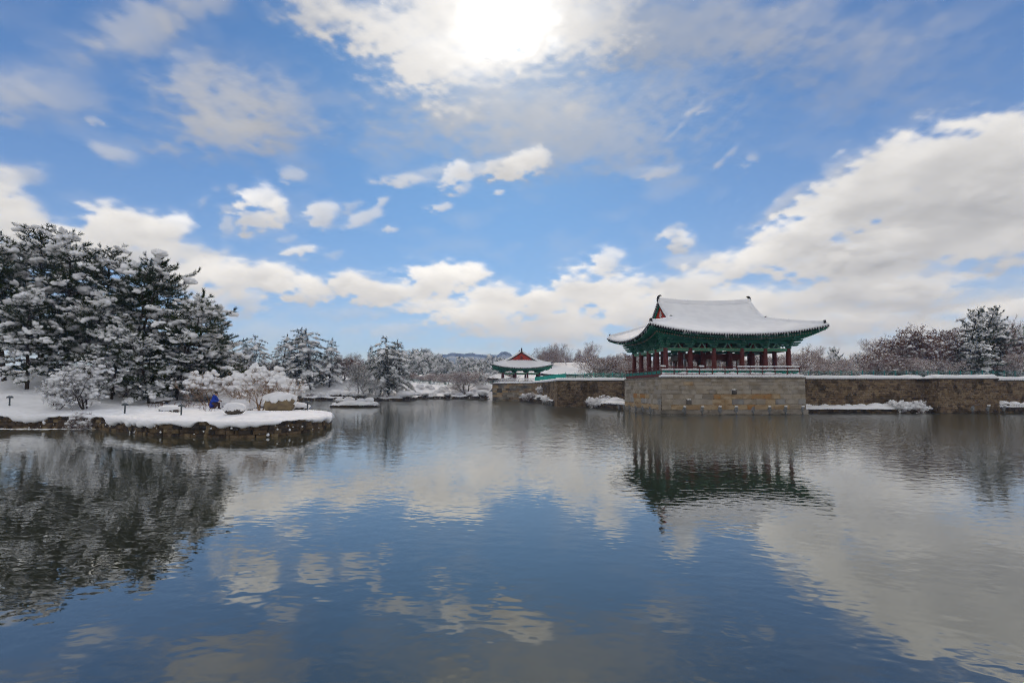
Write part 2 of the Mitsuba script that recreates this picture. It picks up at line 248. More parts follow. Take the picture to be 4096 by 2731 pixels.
WB = [(-4.9, 124), (-4.4, 110.3), (4.3, 104.3), (6.3, 84.3), (6.65, 71.9), (17, 71.9)]      # tops of the retaining walls, seen from the ground behind
WR = [(18, 60.5), (27, 60.5), (27.5, 55.6), (43.7, 55.6), (43.9, 53.8), (52.3, 53.8), (52.5, 55.6), (120, 55.6)]
def curve(pts, step=.5):
    ls = LineString(pts); n = max(2, int(ls.length / step))
    return np.array([ls.interpolate(i / n, normalized=True).coords[0] for i in range(n + 1)])
def rounded(pts, it=2):
    p = np.array(pts, float)
    for _ in range(it):
        q = np.empty((2 * len(p) - 2, 2)); q[0::2] = .75 * p[:-1] + .25 * p[1:]; q[1::2] = .25 * p[:-1] + .75 * p[1:]
        p = np.vstack([p[:1], q, p[-1:]])
    return p
pen_line = curve(rounded(PEN), .35)
far_line = curve(rounded(FAR), .9)
pond_ring = np.vstack([[(120, -4), (-120, -4)], pen_line, far_line, curve(WB, 1.0), curve(WR, 1.0)])
pond = Polygon(pond_ring)
pen_tree, far_tree = cKDTree(pen_line), cKDTree(far_line)

def ground_z(x, y):
    x, y = np.asarray(x, float), np.asarray(y, float)
    P = np.stack([x, y], -1)
    dp, df = pen_tree.query(P)[0], far_tree.query(P)[0]
    # peninsula and the hill that rises behind it to the left
    slope = .012 + .048 * smooth01(-19, -27, x) + .21 * smooth01(-27, -42, x)
    rise = slope * dp
    zp = .86 + 6.2 * (1 - np.exp(-rise / 6.2)) + .35 * smooth01(0, 3, dp) * smooth01(-23, -13, x) * .6
    zp = zp + .42 * (fbm2(x, y, .42, 3, 2) - .5) * smooth01(.3, 2.5, dp) + .20 * (fbm2(x, y, 1.25, 3, 4) - .5) * smooth01(.2, 1, dp)
    hump = 3.0 * np.exp(-(((x + 62) / 16) ** 2 + ((y - 58) / 14) ** 2))
    zp = zp + hump
    # far bank and the level ground behind the walls
    hi = 4.7 - 1.1 * smooth01(-34, -18, x)
    zf = .75 + (hi - .75) * smooth01(0, 13, df) + .5 * (fbm2(x, y, .22, 3, 6) - .5) * smooth01(1, 6, df)
    zw = 3.62 + .35 * smooth01(60, 95, y)
    w = smooth01(-7, -3.5, x)
    zb = zf * (1 - w) + zw * w
    zb = zb + 7.0 * smooth01(150, 260, y) + 6.3 * np.exp(-(((x - 24) / 26) ** 2 + ((y - 196) / 30) ** 2)) * smooth01(140, 180, y)
    zb = zb - 8 * smooth01(320, 900, y)
    m = smooth01(-48, -60, x) * smooth01(100, 70, y)
    back = (y < 64) & (x < -10)
    z = np.where(back, zp, zb)
    z = np.where((y >= 64) & (x < -50), z * (1 - m) + (3.2 + 3 * smooth01(-60, -90, x)) * m, z)
    return np.where(y < 0, 1.0, z)

def build_ground():
    # points: dense on the near banks, sparse far away
    pts = [pond_ring]
    def grid(x0, x1, y0, y1, s, seed):
        g = np.random.default_rng(seed)
        X, Y = np.meshgrid(np.arange(x0, x1, s), np.arange(y0, y1, s))
        q = np.stack([X.ravel(), Y.ravel()], 1) + g.uniform(-.25, .25, (X.size, 2)) * s
        return q
    inner = grid(-46, -12, 26, 50, .30, 1)
    mid = grid(-80, 80, 26, 140, 1.6, 2)
    mid = mid[~((mid[:, 0] > -46.5) & (mid[:, 0] < -11.5) & (mid[:, 1] < 50.5))]
    far = grid(-260, 300, -60, 420, 9, 3)
    far = far[~((far[:, 0] > -81) & (far[:, 0] < 81) & (far[:, 1] > 25) & (far[:, 1] < 141))]
    for q, gap in ((inner, .17), (mid, .6), (far, 2.5)):
        inside = shapely.contains_xy(pond, q[:, 0], q[:, 1])
        d = cKDTree(pond_ring).query(q)[0]
        pts.append(q[~inside & (d > gap)])
    out = [(x, y) for x in np.linspace(-3400, 3400, 15) for y in np.linspace(-1500, 3500, 13) if abs(x) > 330 or y > 460 or y < -100]
    pts.append(np.array(out))
    p = np.vstack(pts)
    tri = Delaunay(p).simplices
    c = p[tri].mean(1)
    keep = ~shapely.contains_xy(pond, c[:, 0], c[:, 1])
    tri = tri[keep]
    v = np.column_stack([p, ground_z(p[:, 0], p[:, 1])])
    e1, e2 = v[tri[:, 1]] - v[tri[:, 0]], v[tri[:, 2]] - v[tri[:, 0]]
    flip = (e1[:, 0] * e2[:, 1] - e1[:, 1] * e2[:, 0]) < 0
    tri[flip] = tri[flip][:, ::-1]
    return v, tri
put('snow_ground', build_ground(), 'ground_snow', smooth=True)
tag('snow_ground', 'deep fresh snow over the banks and level ground around the pond', kind='structure')

v = np.array([[-125, -6, 0], [125, -6, 0], [125, 132, 0], [-125, 132, 0.]])
put('water', (v, np.array([[0, 1, 2], [0, 2, 3]])), 'water_look', uv=v[:, :2] / 100)
tag('water', 'calm dark pond with fine ripples mirroring trees, pavilion and clouds', kind='structure')

def snow_lip(line, name, parent, droop=.30, out=.16, seed=0, thick=.0):
    """Rolled overhanging edge of the snow along a bank, drooping in lobes."""
    rng = np.random.default_rng(seed)
    p = np.asarray(line, float); n = len(p)
    t = np.gradient(p, axis=0); t /= np.linalg.norm(t, axis=1, keepdims=True) + 1e-9
    nrm = np.stack([t[:, 1], -t[:, 0]], 1)
    s = np.concatenate([[0], np.cumsum(np.linalg.norm(np.diff(p, axis=0), axis=1))])
    lob = meshkit.fbm(np.stack([s * .55, s * 0 + seed, s * 0], -1), 3, seed)
    lob = np.clip((lob - .30) * 2.4, 0.15, 1.25)
    fine = meshkit.fbm(np.stack([s * 3.1, s * 0, s * 0 + 2], -1), 2, seed + 1)
    z0 = ground_z(p[:, 0], p[:, 1])
    d = droop * (lob * .85 + .3 * (fine - .5))
    o = out * (.6 + .6 * lob)
    prof = [(-.45, .015, 0), (-.18, .03, 0), (.35, .0, .06), (.8, -.02, .25), (1.0, -.02, .55), (.92, -.02, .85), (.6, -.02, 1.0), (-.2, -.03, 1.0)]
    rows = []
    for a, dz, k in prof:
        off = np.where(a < 0, a, a * o)
        rows.append(np.column_stack([p + nrm * off[:, None], z0 + dz - k * d]))
    v = np.stack(rows, 1).reshape(-1, 3)
    m_ = len(prof)
    i, j = np.meshgrid(np.arange(n - 1), np.arange(m_ - 1), indexing='ij')
    q = np.stack([i * m_ + j, (i + 1) * m_ + j, (i + 1) * m_ + j + 1, i * m_ + j + 1], -1).reshape(-1, 4)
    return (v, np.vstack([q[:, [0, 1, 2]], q[:, [0, 2, 3]]]))
front = pen_line[(pen_line[:, 0] > -48) | (pen_line[:, 1] > 40)]
front = front[(front[:, 1] < 50)]
lip_line = curve(front, .10)
put('snow_ground__snow_edge', snow_lip(lip_line, '', '', .50, .26, 3), 'snow_look', smooth=True)
put('snow_ground__snow_edge_001', snow_lip(curve(far_line, .35), '', '', .34, .3, 5), 'snow_look', smooth=True)

# ------------------------------------------------------------------ stone facing of the banks
def stone_box(rng, w, h, d, bulge=.03, n=0):
    """A rough stone: a box whose front is chamfered and uneven; x along the wall, y depth (front = -), z up."""
    c = min(.035, .18 * h)
    x, z = w / 2, h / 2
    j = lambda s: rng.uniform(-s, s)
    v = [(-x, 0, -z), (x, 0, -z), (x, 0, z), (-x, 0, z)]
    b = [(vx + j(.02), -d + .6 * c, vz + j(.012)) for vx, _, vz in v]
    f_ = [((vx - math.copysign(c, vx)) + j(.02), -d - bulge * rng.random(), (vz - math.copysign(c, vz)) + j(.012)) for vx, _, vz in v]
    V = np.array(v + b + f_)
    F = []
    for k in range(4):
        l = (k + 1) % 4
        F += [(k, l, 4 + l), (k, 4 + l, 4 + k), (4 + k, 4 + l, 8 + l), (4 + k, 8 + l, 8 + k)]
    F += [(8, 9, 10), (8, 10, 11)]
    return V, np.array(F)[:, ::-1]

def bank_facing():
    rng = np.random.default_rng(7)
    line = curve(front, .05)
    s = np.concatenate([[0], np.cumsum(np.linalg.norm(np.diff(line, axis=0), axis=1))])
    t = np.gradient(line, axis=0); t /= np.linalg.norm(t, axis=1, keepdims=True)
    kparent = 'bank_wall'
    back = M()
    step = line[::6]; tn = t[::6]
    inn = np.column_stack([-tn[:, 1], tn[:, 0]])
    zs = [(-.6), .80]
    V = np.vstack([np.column_stack([step - 0.02 * -inn, np.full(len(step), z)]) for z in zs])
    n = len(step); i = np.arange(n - 1)
    back.add(V, np.stack([i, i + 1, n + i + 1, n + i], 1))
    part(kparent, 'backing', back, 'mortar')
    rest = {}
    todo = []
    z = -.36
    for h in (.26, .24, .23, .22, .19):
        u = rng.uniform(0, .4)
        while u < s[-1] - .5:
            w = rng.choice([.24, .34, .42, .55]) * rng.uniform(.8, 1.2)
            i = min(int(np.searchsorted(s, u + w / 2)), len(line) - 1)
            near = line[i, 1] < 40 and line[i, 0] > -37 and z > -.30
            todo.append((near, line[i, 1], u, w, h, z, i))
            u += w + .012
        z += h + .008
    named = 0
    for near, _, u, w, h, z, i in sorted(todo, key=lambda a: a[1]):
        c, tt = line[i], t[i]
        nn = np.array([tt[1], -tt[0]])
        V, F = stone_box(rng, w, h, .10 + rng.uniform(-.03, .04), .035)
        P = np.column_stack([c + V[:, :1] * tt - V[:, 1:2] * nn, V[:, 2] + z + h / 2])
        b = BANK[rng.choice(4, p=[.38, .3, .14, .18])]
        if near and named < 300:
            part(kparent, 'stone', (P, F), b); named += 1
        else: rest.setdefault(b, M()).add(P, F)
    for b, m in rest.items():
        tag(part(kparent, 'stonework', m, b), kind='stuff')
    # lumps of snow that lodged on the facing
    m = M(); n = 60
    i = rng.integers(0, len(line), n)
    c = np.column_stack([line[i] + np.stack([t[i, 1], -t[i, 0]], 1) * .13, rng.uniform(.05, .6, n)])
    r = rng.uniform(.02, .055, (n, 1)) * rng.uniform(.8, 1.6, (n, 3)); r[::15] *= 2.4
    blobs(m, c, r, 1, .2, rng)
    tag(part(kparent, 'snow', m, 'plain_snow_look', smooth=True), kind='stuff')
    tag(kparent, 'low dry stone wall holding the snowy bank on the left shore', 'stone wall')
bank_facing()

def far_facing():
    rng = np.random.default_rng(17)
    line = curve(far_line, .25)
    s = np.concatenate([[0], np.cumsum(np.linalg.norm(np.diff(line, axis=0), axis=1))])
    t = np.gradient(line, axis=0); t /= np.linalg.norm(t, axis=1, keepdims=True)
    m = {}
    z = -.2
    for h in (.3, .28, .25):
        u = 0
        while u < s[-1] - .8:
            w = rng.uniform(.5, .9); i = int(np.searchsorted(s, u + w / 2)); i = min(i, len(line) - 1)
            V, F = stone_box(rng, w, h, .08, .04)
            nn = np.array([t[i, 1], -t[i, 0]])
            P = np.column_stack([line[i] + V[:, :1] * t[i] - V[:, 1:2] * nn, V[:, 2] + z + h / 2])
            m.setdefault(BANK[rng.choice([0, 1, 3])], M()).add(P, F); u += w + .02
        z += h
    for b, k in m.items(): tag(part('far_bank_wall', 'stonework', k, b), kind='stuff')
    tag('far_bank_wall', 'dark low stone edging along the far shore of the pond', 'stone wall')
far_facing()

# ------------------------------------------------------------------ masonry walls
class Frame:
    """Local axes: u along the ridge, w across, z up."""
    def __init__(s, o, ang):
        s.o = np.array([o[0], o[1], 0.0]); c, n = math.cos(ang), math.sin(ang)
        s.u, s.w = np.array([c, n, 0]), np.array([-n, c, 0]); s.ax = np.array([s.u, s.w, [0, 0, 1.0]])
    def __call__(s, p):
        p = np.atleast_2d(np.asarray(p, float))
        return s.o + p @ s.ax

def wall_run(parent, A, B, z0, z1, courses, lens, looks, rng, name='brick', depth=.05, cap=300, batter=0.0, tint=None, backing=True, skip=None):
    """Courses of separate blocks along the top line A->B (front face on the right-hand side of the walk)."""
    A, B = np.array(A, float), np.array(B, float)
    L = np.linalg.norm(B - A); t = (B - A) / L; n = np.array([t[1], -t[0]])
    P3 = lambda q: np.column_stack([A + q[:, :1] * t + (-q[:, 1:2] + (z1 - q[:, 2:3]) * batter) * n, q[:, 2]])
    if backing:
        m = M()
        b = np.array([(0, .03, z0), (L, .03, z0), (L, .03, z1), (0, .03, z1), (0, .5, z0), (L, .5, z0), (L, .5, z1), (0, .5, z1)], float)
        m.add(P3(b), np.array([[0, 1, 2, 3], [5, 4, 7, 6], [4, 0, 3, 7], [1, 5, 6, 2], [3, 2, 6, 7]]))
        part(parent, 'backing', m, 'mortar')
    rest, made, z, row = {}, [], z1, 0
    for h in courses:
        u = -rng.uniform(0, lens[0]) if name == 'brick' else 0.0
        while u < L - .02:
            w = rng.uniform(*lens)
            a, b = max(u, 0), min(u + w, L)
            if L - b < lens[0] * .45: b = L
            if b - a > .05: made.append((a, b, z - h, z, row))
            u = b if b > 0 else u + w
        z -= h; row += 1
    made.sort(key=lambda q: -(q[1] - q[0]) * (q[3] - q[2]) * rng.uniform(.9, 1.1))
    k = 0
    for a, b, za, zb, row in made:
        if skip and skip(a, b, za, zb): continue
        V, F = stone_box(rng, b - a - (.024 if name == 'brick' else .014), zb - za - (.022 if name == 'brick' else .014), depth, .012)
        V[:, 0] += (a + b) / 2; V[:, 2] += (za + zb) / 2; V[:, 1] += rng.uniform(-.008, .008)
        lk = (tint(a, b, za, zb, row) if tint else None) or looks[rng.integers(len(looks))]
        if k < cap: part(parent, name, (P3(V), F), lk); k += 1
        else: rest.setdefault(lk, M()).add(P3(V), F)
    for lk, m in rest.items(): tag(part(parent, name + 'work', m, lk), kind='stuff')

def snow_bank(pts, z, thick, width, seed, lo=0.0):
    """A bolster of snow lying along a wall top or ledge."""
    p = np.asarray(pts, float)
    n = len(p); t = np.gradient(p, axis=0); t /= np.linalg.norm(t, axis=1, keepdims=True) + 1e-9
    nr = np.stack([t[:, 1], -t[:, 0]], 1)
    s = np.concatenate([[0], np.cumsum(np.linalg.norm(np.diff(p, axis=0), axis=1))])
    k = .75 + .5 * meshkit.fbm(np.stack([s * .9, s * 0 + seed, s * 0], -1), 3, seed)
    k[0] *= .5; k[-1] *= .5
    prof = [(0.0, 0.0), (.05, .35), (.0, .75), (-.12, .95), (-.5, 1.0), (-.9, .95), (-1.0, .6), (-1.0, 0)]
    rows = [np.column_stack([p + nr * (a * width if a < 0 else a), z + lo + b * thick * k]) for a, b in prof]
    v = np.stack(rows, 1).reshape(-1, 3); c = len(prof)
    i, j = np.meshgrid(np.arange(n - 1), np.arange(c - 1), indexing='ij')
    q = np.stack([i * c + j, (i + 1) * c + j, (i + 1) * c + j + 1, i * c + j + 1], -1).reshape(-1, 4)
    q2 = [[0, k_ , k_ + 1] for k_ in range(1, c - 1)] + [[(n - 1) * c, (n - 1) * c + k_ + 1, (n - 1) * c + k_] for k_ in range(1, c - 1)]
    return v, np.vstack([q[:, [0, 1, 2]], q[:, [0, 2, 3]], q2])

BR = ['brick_0', 'brick_1', 'brick_0', 'brick_2']
rngw = np.random.default_rng(11)
BC = [.195] * 21
# right of the pavilion: recessed wall, projecting bastion, recessed wall
def brick_wall(k, line, label, z1=3.55, lens=(.36, .50), cap=300, courses=BC, snow=True):
    n = len(line) - 1
    big = max(range(n), key=lambda i: math.dist(line[i], line[i + 1]))
    for i in range(n):
        wall_run(k, line[i], line[i + 1], -.6, z1, courses, lens, BR, rngw, cap=cap if i == big else 0)
    m = M(); p = np.array(line, float)
    ls = LineString(p).parallel_offset(-.05, 'left', join_style=2) if False else LineString(p)
    for i in range(n):
        a, b = p[i], p[i + 1]; t = (b - a) / np.linalg.norm(b - a); nn = np.array([t[1], -t[0]])
        e = .10
        c = (a + b) / 2 - nn * .30
        m.box([*c, z1 + .055], (np.linalg.norm(b - a) + (.0 if i else .0), .80, .11), np.array([[*t, 0], [-t[1], t[0], 0], [0, 0, 1]]))
    part(k, 'coping', m, 'dark_stone')
    if snow:
        for i in range(n):
            part(k, 'snow', snow_bank(curve([p[i], p[i + 1]], .3), z1 + .11, .40, 1.1, 3 + i), 'plain_snow_look', smooth=True)
    tag(k, label, 'stone wall')
brick_wall('brick_wall', [(29.4, 55.0), (45.2, 55.0)], 'stained brown brick wall under deep snow just right of the large pavilion base')
brick_wall('brick_wall_001', [(45.2, 55.0), (45.2, 53.2), (51.7, 53.2), (51.7, 55.0)], 'projecting bay of stained brick wall rising straight from the water at right')
brick_wall('brick_wall_002', [(51.7, 55.02), (75, 55.02)], 'brick wall at the right edge of the photo beyond the projecting bay', z1=3.40, cap=120)
brick_wall('brick_wall_003', [(6.22, 84.2), (6.5, 71.5), (19, 71.5)], 'brown brick wall with a corner between the two pavilions', z1=3.62, lens=(.40, .60))
brick_wall('brick_wall_004', [(4.1, 103.9), (6.2, 84.2)], 'dark brick wall receding behind the snowy shrubs beside the small pavilion', z1=3.62, lens=(.45, .7), cap=120)

# stone block wall that carries the small pavilion
def tint_b(a, b, za, zb, row):
    r = rngw.random()
    return 'coping_stone' if r < .3 else 'tan_stone' if r < .55 else 'brick_2' if r < .75 else 'grey_stone_c' if r < .92 else 'dark_stone'
for i, (a, b) in enumerate((((-4.8, 124.5), (-4.2, 109.9)), ((-4.2, 109.9), (4.1, 103.95)))):
    wall_run('block_wall', a, b, -.6, 3.6, [.46, .5, .44, .48, .52, .46, .5, .5], (.9, 1.7), ['grey_stone_c'], rngw, name='block', tint=tint_b, depth=.07, cap=150 if i else 40)
m = M()
for a, b in (((-4.8, 124.5), (-4.2, 109.9)), ((-4.2, 109.9), (4.1, 103.95))):
    a, b = np.array(a), np.array(b); t = (b - a) / np.linalg.norm(b - a); nn = np.array([t[1], -t[0]])
    m.box([*((a + b) / 2 - nn * .3), 3.65], (np.linalg.norm(b - a), .85, .10), np.array([[*t, 0], [-t[1], t[0], 0], [0, 0, 1]]))
part('block_wall', 'coping', m, 'dark_stone')
part('block_wall', 'snow', snow_bank(curve([(-4.2, 109.9), (4.1, 103.95)], .4), 3.70, .30, 1.2, 8), 'plain_snow_look', smooth=True)
tag('block_wall', 'weathered stone block wall under the small pavilion', 'stone wall')

# the large pavilion's base
PF = Frame((14.8, 49.6), math.radians(4.5))
def podium():
    k = 'stone_base'
    rng = np.random.default_rng(5)
    H = [.32, .38, .42, .44, .49, .55, .51]; top = 3.59
    def tint(front):
        def f(a, b, za, zb, row):
            c = (a + b) / 2
            if front:
                if row == 4 and 4.8 < c < 12.6: return 'ochre_stone' if 4.8 < c < 6.6 or 9.9 < c < 11.4 else 'tan_stone'
                if row == 5 and (5.4 < c < 7.3 or 10.9 < c < 12.0): return 'tan_stone'
                if row == 6 and .5 < c < 13.9: return 'tan_stone' if rng.random() < .75 else 'ochre_stone'
                if row == 1 and 2.5 < c < 3.1: return 'tan_stone'
                if row == 5: return ('blue_stone', 'grey_stone_b', 'grey_stone')[rng.integers(3)]
            else:
                c = 12 - c
                if row == 4 and (5.0 < c < 8.6 or 3.4 < c < 4.4): return 'ochre_stone' if rng.random() < .4 else 'tan_stone'
                if row == 5 and 6.4 < c < 8.4: return 'tan_stone'
                if row == 6 and c > .7: return 'tan_stone'
                if row == 5: return ('blue_stone', 'grey_stone_b')[rng.integers(2)]
            return ('grey_stone', 'grey_stone_b', 'grey_stone_c', 'grey_stone')[rng.integers(4)]
        return f
    # solid core, then the facing stones proud of it
    core = M().add(PF([(-.08, .03, -.7), (15.08, .03, -.7), (15.08, 12, -.7), (-.08, 12, -.7), (.09, .10, 3.59), (14.91, .10, 3.59), (14.91, 12, 3.59), (.09, 12, 3.59)]),
                   [[0, 1, 5, 4], [1, 2, 6, 5], [2, 3, 7, 6], [3, 0, 4, 7], [4, 5, 6, 7]])
    put(k + '__core', core, 'mortar')
    W = lambda u, w: PF([(u, w, 0)])[0][:2]
    for a, b, fr in ((W(.005, .07), W(14.995, .07), True), (W(.07, 12), W(.07, .075), False), (W(14.93, .075), W(14.93, 12), False)):
        wall_run(k, a, b, .48, top, H, (.62, 1.45) if fr else (.7, 1.7), ['grey_stone'], rng, name='stone', tint=tint(fr), depth=.06, cap=140, batter=.018, backing=False)
    for a, b in ((W(-.155, -.08), W(15.155, -.08)), (W(-.08, 12), W(-.08, -.075)), (W(15.08, -.075), W(15.08, 12))):
        wall_run(k, a, b, -.6, .48, [.42, .5], (1.6, 2.9), ['coping_stone', 'grey_stone_c'], rng, name='plinth_stone', depth=.08, cap=30, backing=False)
    for n, (a, b) in enumerate((((-.06, -.06), (15.06, -.06)), ((-.06, 12), (-.06, -.06)), ((15.06, -.06), (15.06, 12)))):
        A, B = W(*a), W(*b); L = np.linalg.norm(B - A); t = (B - A) / L; nn = np.array([t[1], -t[0]])
        u = 0
        while u < L - .1:
            w = min(rng.uniform(1.6, 2.6), L - u)
            if L - u - w < .7: w = L - u
            c = A + t * (u + w / 2) - nn * .42
            d = .84 if n == 0 else .80
            part(k, 'coping', M().box([*c, 3.67], (w - .012, d, .155), np.array([[*t, 0], [-t[1], t[0], 0], [0, 0, 1]])), 'coping_stone'); u += w
    # square blocks that jut out of the face, with snow on them
    for u, z, s, lk in ((7.45, 2.25, .42, 'dark_stone'), (2.75, 1.25, .46, 'dark_stone')):
        q = key(k + '__jutting_stone')
        put(q, M().box(PF([(u, -.05, z)])[0], (s, .26, s), PF.ax), lk)
        put(q + '__snow', M().box(PF([(u, -.06, z + s / 2 + .035)])[0], (s * .92, .24, .075), PF.ax, .8), 'plain_snow_look')
    # a floor of snow on the terrace round the pavilion and the bolster along the edge
    line = PF([(u, -.02, 0) for u in np.linspace(.0, 15.05, 70)])[:, :2]
    part(k, 'snow', snow_bank(line, 3.745, .25, .75, 4), 'plain_snow_look', smooth=True)
    line = PF([(15.03, w, 0) for w in np.linspace(0, 12, 40)])[:, :2]
    part(k, 'snow', snow_bank(line, 3.745, .16, .6, 6), 'plain_snow_look', smooth=True)
    tag(k, 'tall grey and ochre cut stone base standing in the water under the large pavilion', 'stone base')
podium()

# low snow-covered ledges at the foot of the walls
def terrace(k, line, inner, z, label, seed, lumps):
    rng = np.random.default_rng(seed)
    A = curve(line, .25)
    s = np.concatenate([[0], np.cumsum(np.linalg.norm(np.diff(A, axis=0), axis=1))])
    t = np.gradient(A, axis=0); t /= np.linalg.norm(t, axis=1, keepdims=True)
    m = {}
    zz = -.3
    while zz < z - .12:
        h = rng.uniform(.18, .26); u = 0
        while u < s[-1] - .15:
            w = rng.uniform(.3, .6); i = min(int(np.searchsorted(s, u + w / 2)), len(A) - 1)
            V, F = stone_box(rng, w, h, .12, .03); nn = np.array([t[i, 1], -t[i, 0]])
            P = np.column_stack([A[i] + V[:, :1] * t[i] - V[:, 1:2] * nn, V[:, 2] + zz + h / 2])
            m.setdefault(BANK[rng.choice([1, 3, 3, 0])], M()).add(P, F); u += w + .01
        zz += h
    for b, q in m.items(): tag(part(k, 'stonework', q, b), kind='stuff')
    poly = np.vstack([A, np.array(inner)])
    # body and a soft uneven snow bed over it
    P = Polygon(poly).buffer(0)
    x0, y0, x1, y1 = P.bounds
    X, Y = np.meshgrid(np.arange(x0, x1, .3), np.arange(y0, y1, .3)); g = np.stack([X.ravel(), Y.ravel()], 1)
    g = g[shapely.contains_xy(P, g[:, 0], g[:, 1])]
    ed = curve(list(poly) + [tuple(poly[0])], .25)[:-1]
    p = np.vstack([ed, g]); tri = Delaunay(p).simplices
    tri = tri[shapely.contains_xy(P.buffer(.01), p[tri].mean(1)[:, 0], p[tri].mean(1)[:, 1])]
    e1, e2 = p[tri[:, 1]] - p[tri[:, 0]], p[tri[:, 2]] - p[tri[:, 0]]
    fl = e1[:, 0] * e2[:, 1] - e1[:, 1] * e2[:, 0] < 0; tri[fl] = tri[fl][:, ::-1]
    dd = cKDTree(A).query(p)[0]
    hz = z + .05 + .16 * smooth01(0, .6, dd) + .22 * (fbm2(p[:, 0], p[:, 1], .9, 3, seed) - .4) * smooth01(.1, .8, dd)
    n = len(ed)
    skirt = np.column_stack([ed + 0, np.full(n, z - .28)])
    nrm = np.zeros_like(ed); tt = np.gradient(ed, axis=0); tt /= np.linalg.norm(tt, axis=1, keepdims=True) + 1e-9
    nrm = np.stack([tt[:, 1], -tt[:, 0]], 1)
    lob = fbm2(ed[:, 0], ed[:, 1], 1.1, 3, seed + 3)
    mid = np.column_stack([ed + nrm * .20, z - .02 + 0 * lob]); low = np.column_stack([ed + nrm * .17, z - .05 - .22 * lob])
    V = np.vstack([np.column_stack([p, hz]), mid, low]); N = len(p)
    i = np.arange(n); j = (i + 1) % n
    F = np.vstack([tri, np.stack([i, N + i, N + j], 1), np.stack([i, N + j, j], 1), np.stack([N + i, N + n + i, N + n + j], 1), np.stack([N + i, N + n + j, N + j], 1)])
    part(k, 'snow', (V, F), 'plain_snow_look', smooth=True)
    c = np.array([[x, y, z + .12] for x, y, _ in lumps]); r = np.array([[q, q * .8, q * .55] for _, _, q in lumps])
    if len(c):
        for a, b in zip(c, r):
            q = key(k + '__rock')
            put(q, blobs(M(), [a - [0, 0, .06]], [b * 1.02], 2, .2, rng), 'dark_rock', smooth=40)
            put(q + '__snow', blobs(M(), [a + [0, .04, b[2] * .28]], [b * [1.12, 1.1, 1.0]], 2, .12, rng), 'plain_snow_look', smooth=True)
    tag(k, label, 'ledge')
L_R = [(rngw.uniform(30.8, 44.5), rngw.uniform(54.0, 54.6), rngw.uniform(.25, .55)) for _ in range(13)]
terrace('snowy_ledge', [(29.7, 53.45), (38, 53.3), (44.0, 53.4), (45.1, 53.9), (45.2, 54.6)], [(45.2, 54.95), (29.7, 54.95)], .55, 'long low snow-covered stone ledge at the foot of the wall right of the pavilion', 3, L_R)
terrace('snowy_ledge_001', [(52.0, 53.9), (60, 53.4), (72, 53.4)], [(72, 54.97), (51.9, 54.97)], .75, 'snow-covered ledge at the right edge of the photo', 5, [(rngw.uniform(53, 58), 54.3, rngw.uniform(.3, .6)) for _ in range(6)])
terrace('snowy_ledge_002', [(10.6, 70.8), (11.3, 68.4), (12.6, 65.0), (13.9, 62.6), (14.6, 61.5)], [(20, 61.6), (20, 71.3), (10.6, 71.3)], .75, 'snow-covered ledge left of the large pavilion base', 6, [(12.6, 67.4, .6), (13.3, 66.2, .5), (13.9, 65.4, .7), (14.0, 68.0, .8), (12.0, 69.4, .5), (14.2, 64.2, .35)])
terrace('snowy_ledge_003', [(1.6, 105.3), (2.9, 100.5), (5.0, 92.0), (6.1, 83.0), (6.35, 76.5)], [(6.38, 84.1), (4.2, 103.5)], .80, 'snow-covered ledge with shrubs below the small pavilion', 7, [(3.6, 100.6, .9), (4.6, 96, .8), (5.4, 91, .9), (5.9, 86.0, .8)])

# ------------------------------------------------------------------ pavilions
scene['ice_look'] = two({'type': 'principled', 'base_color': rgb(.7, .76, .8), 'roughness': .2, 'specular': .6})
def profile_arm(m, fr, c, axis, length, h, th, z):
    """A bracket arm with rounded, upswept ends: an extruded outline, centred at c."""
    L = length / 2
    o = [(-L, h), (-L + .02, h * .55), (-L + .10, h * .18), (-L + .22, 0), (L - .22, 0), (L - .10, h * .18), (L - .02, h * .55), (L, h)]
    n = len(o)
    a = np.array([(x, -th / 2, zz) for x, zz in o] + [(x, th / 2, zz) for x, zz in o], float)
    if axis == 'w': a = a[:, [1, 0, 2]] * [1, -1, 1]
    elif axis == 'd': a = np.column_stack([(a[:, 0] - a[:, 1]) * .7071, (a[:, 0] + a[:, 1]) * .7071, a[:, 2]])
    elif axis == 'e': a = np.column_stack([(-a[:, 0] - a[:, 1]) * .7071, (a[:, 0] - a[:, 1]) * .7071, a[:, 2]])
    v = fr(a + np.array([c[0], c[1], z]))
    f = [(i, (i + 1) % n, n + (i + 1) % n) for i in range(n)] + [(i, n + (i + 1) % n, n + i) for i in range(n)]
    f += [(0, i + 1, i) for i in range(1, n - 1)] + [(n, n + i, n + i + 1) for i in range(1, n - 1)]
    m.add(v, np.array(f))

def gridmesh(P):
    r, c = P.shape[:2]
    i, j = np.meshgrid(np.arange(r - 1), np.arange(c - 1), indexing='ij')
    q = np.stack([i * c + j, i * c + j + 1, (i + 1) * c + j + 1, (i + 1) * c + j], -1).reshape(-1, 4)
    return P.reshape(-1, 3), q

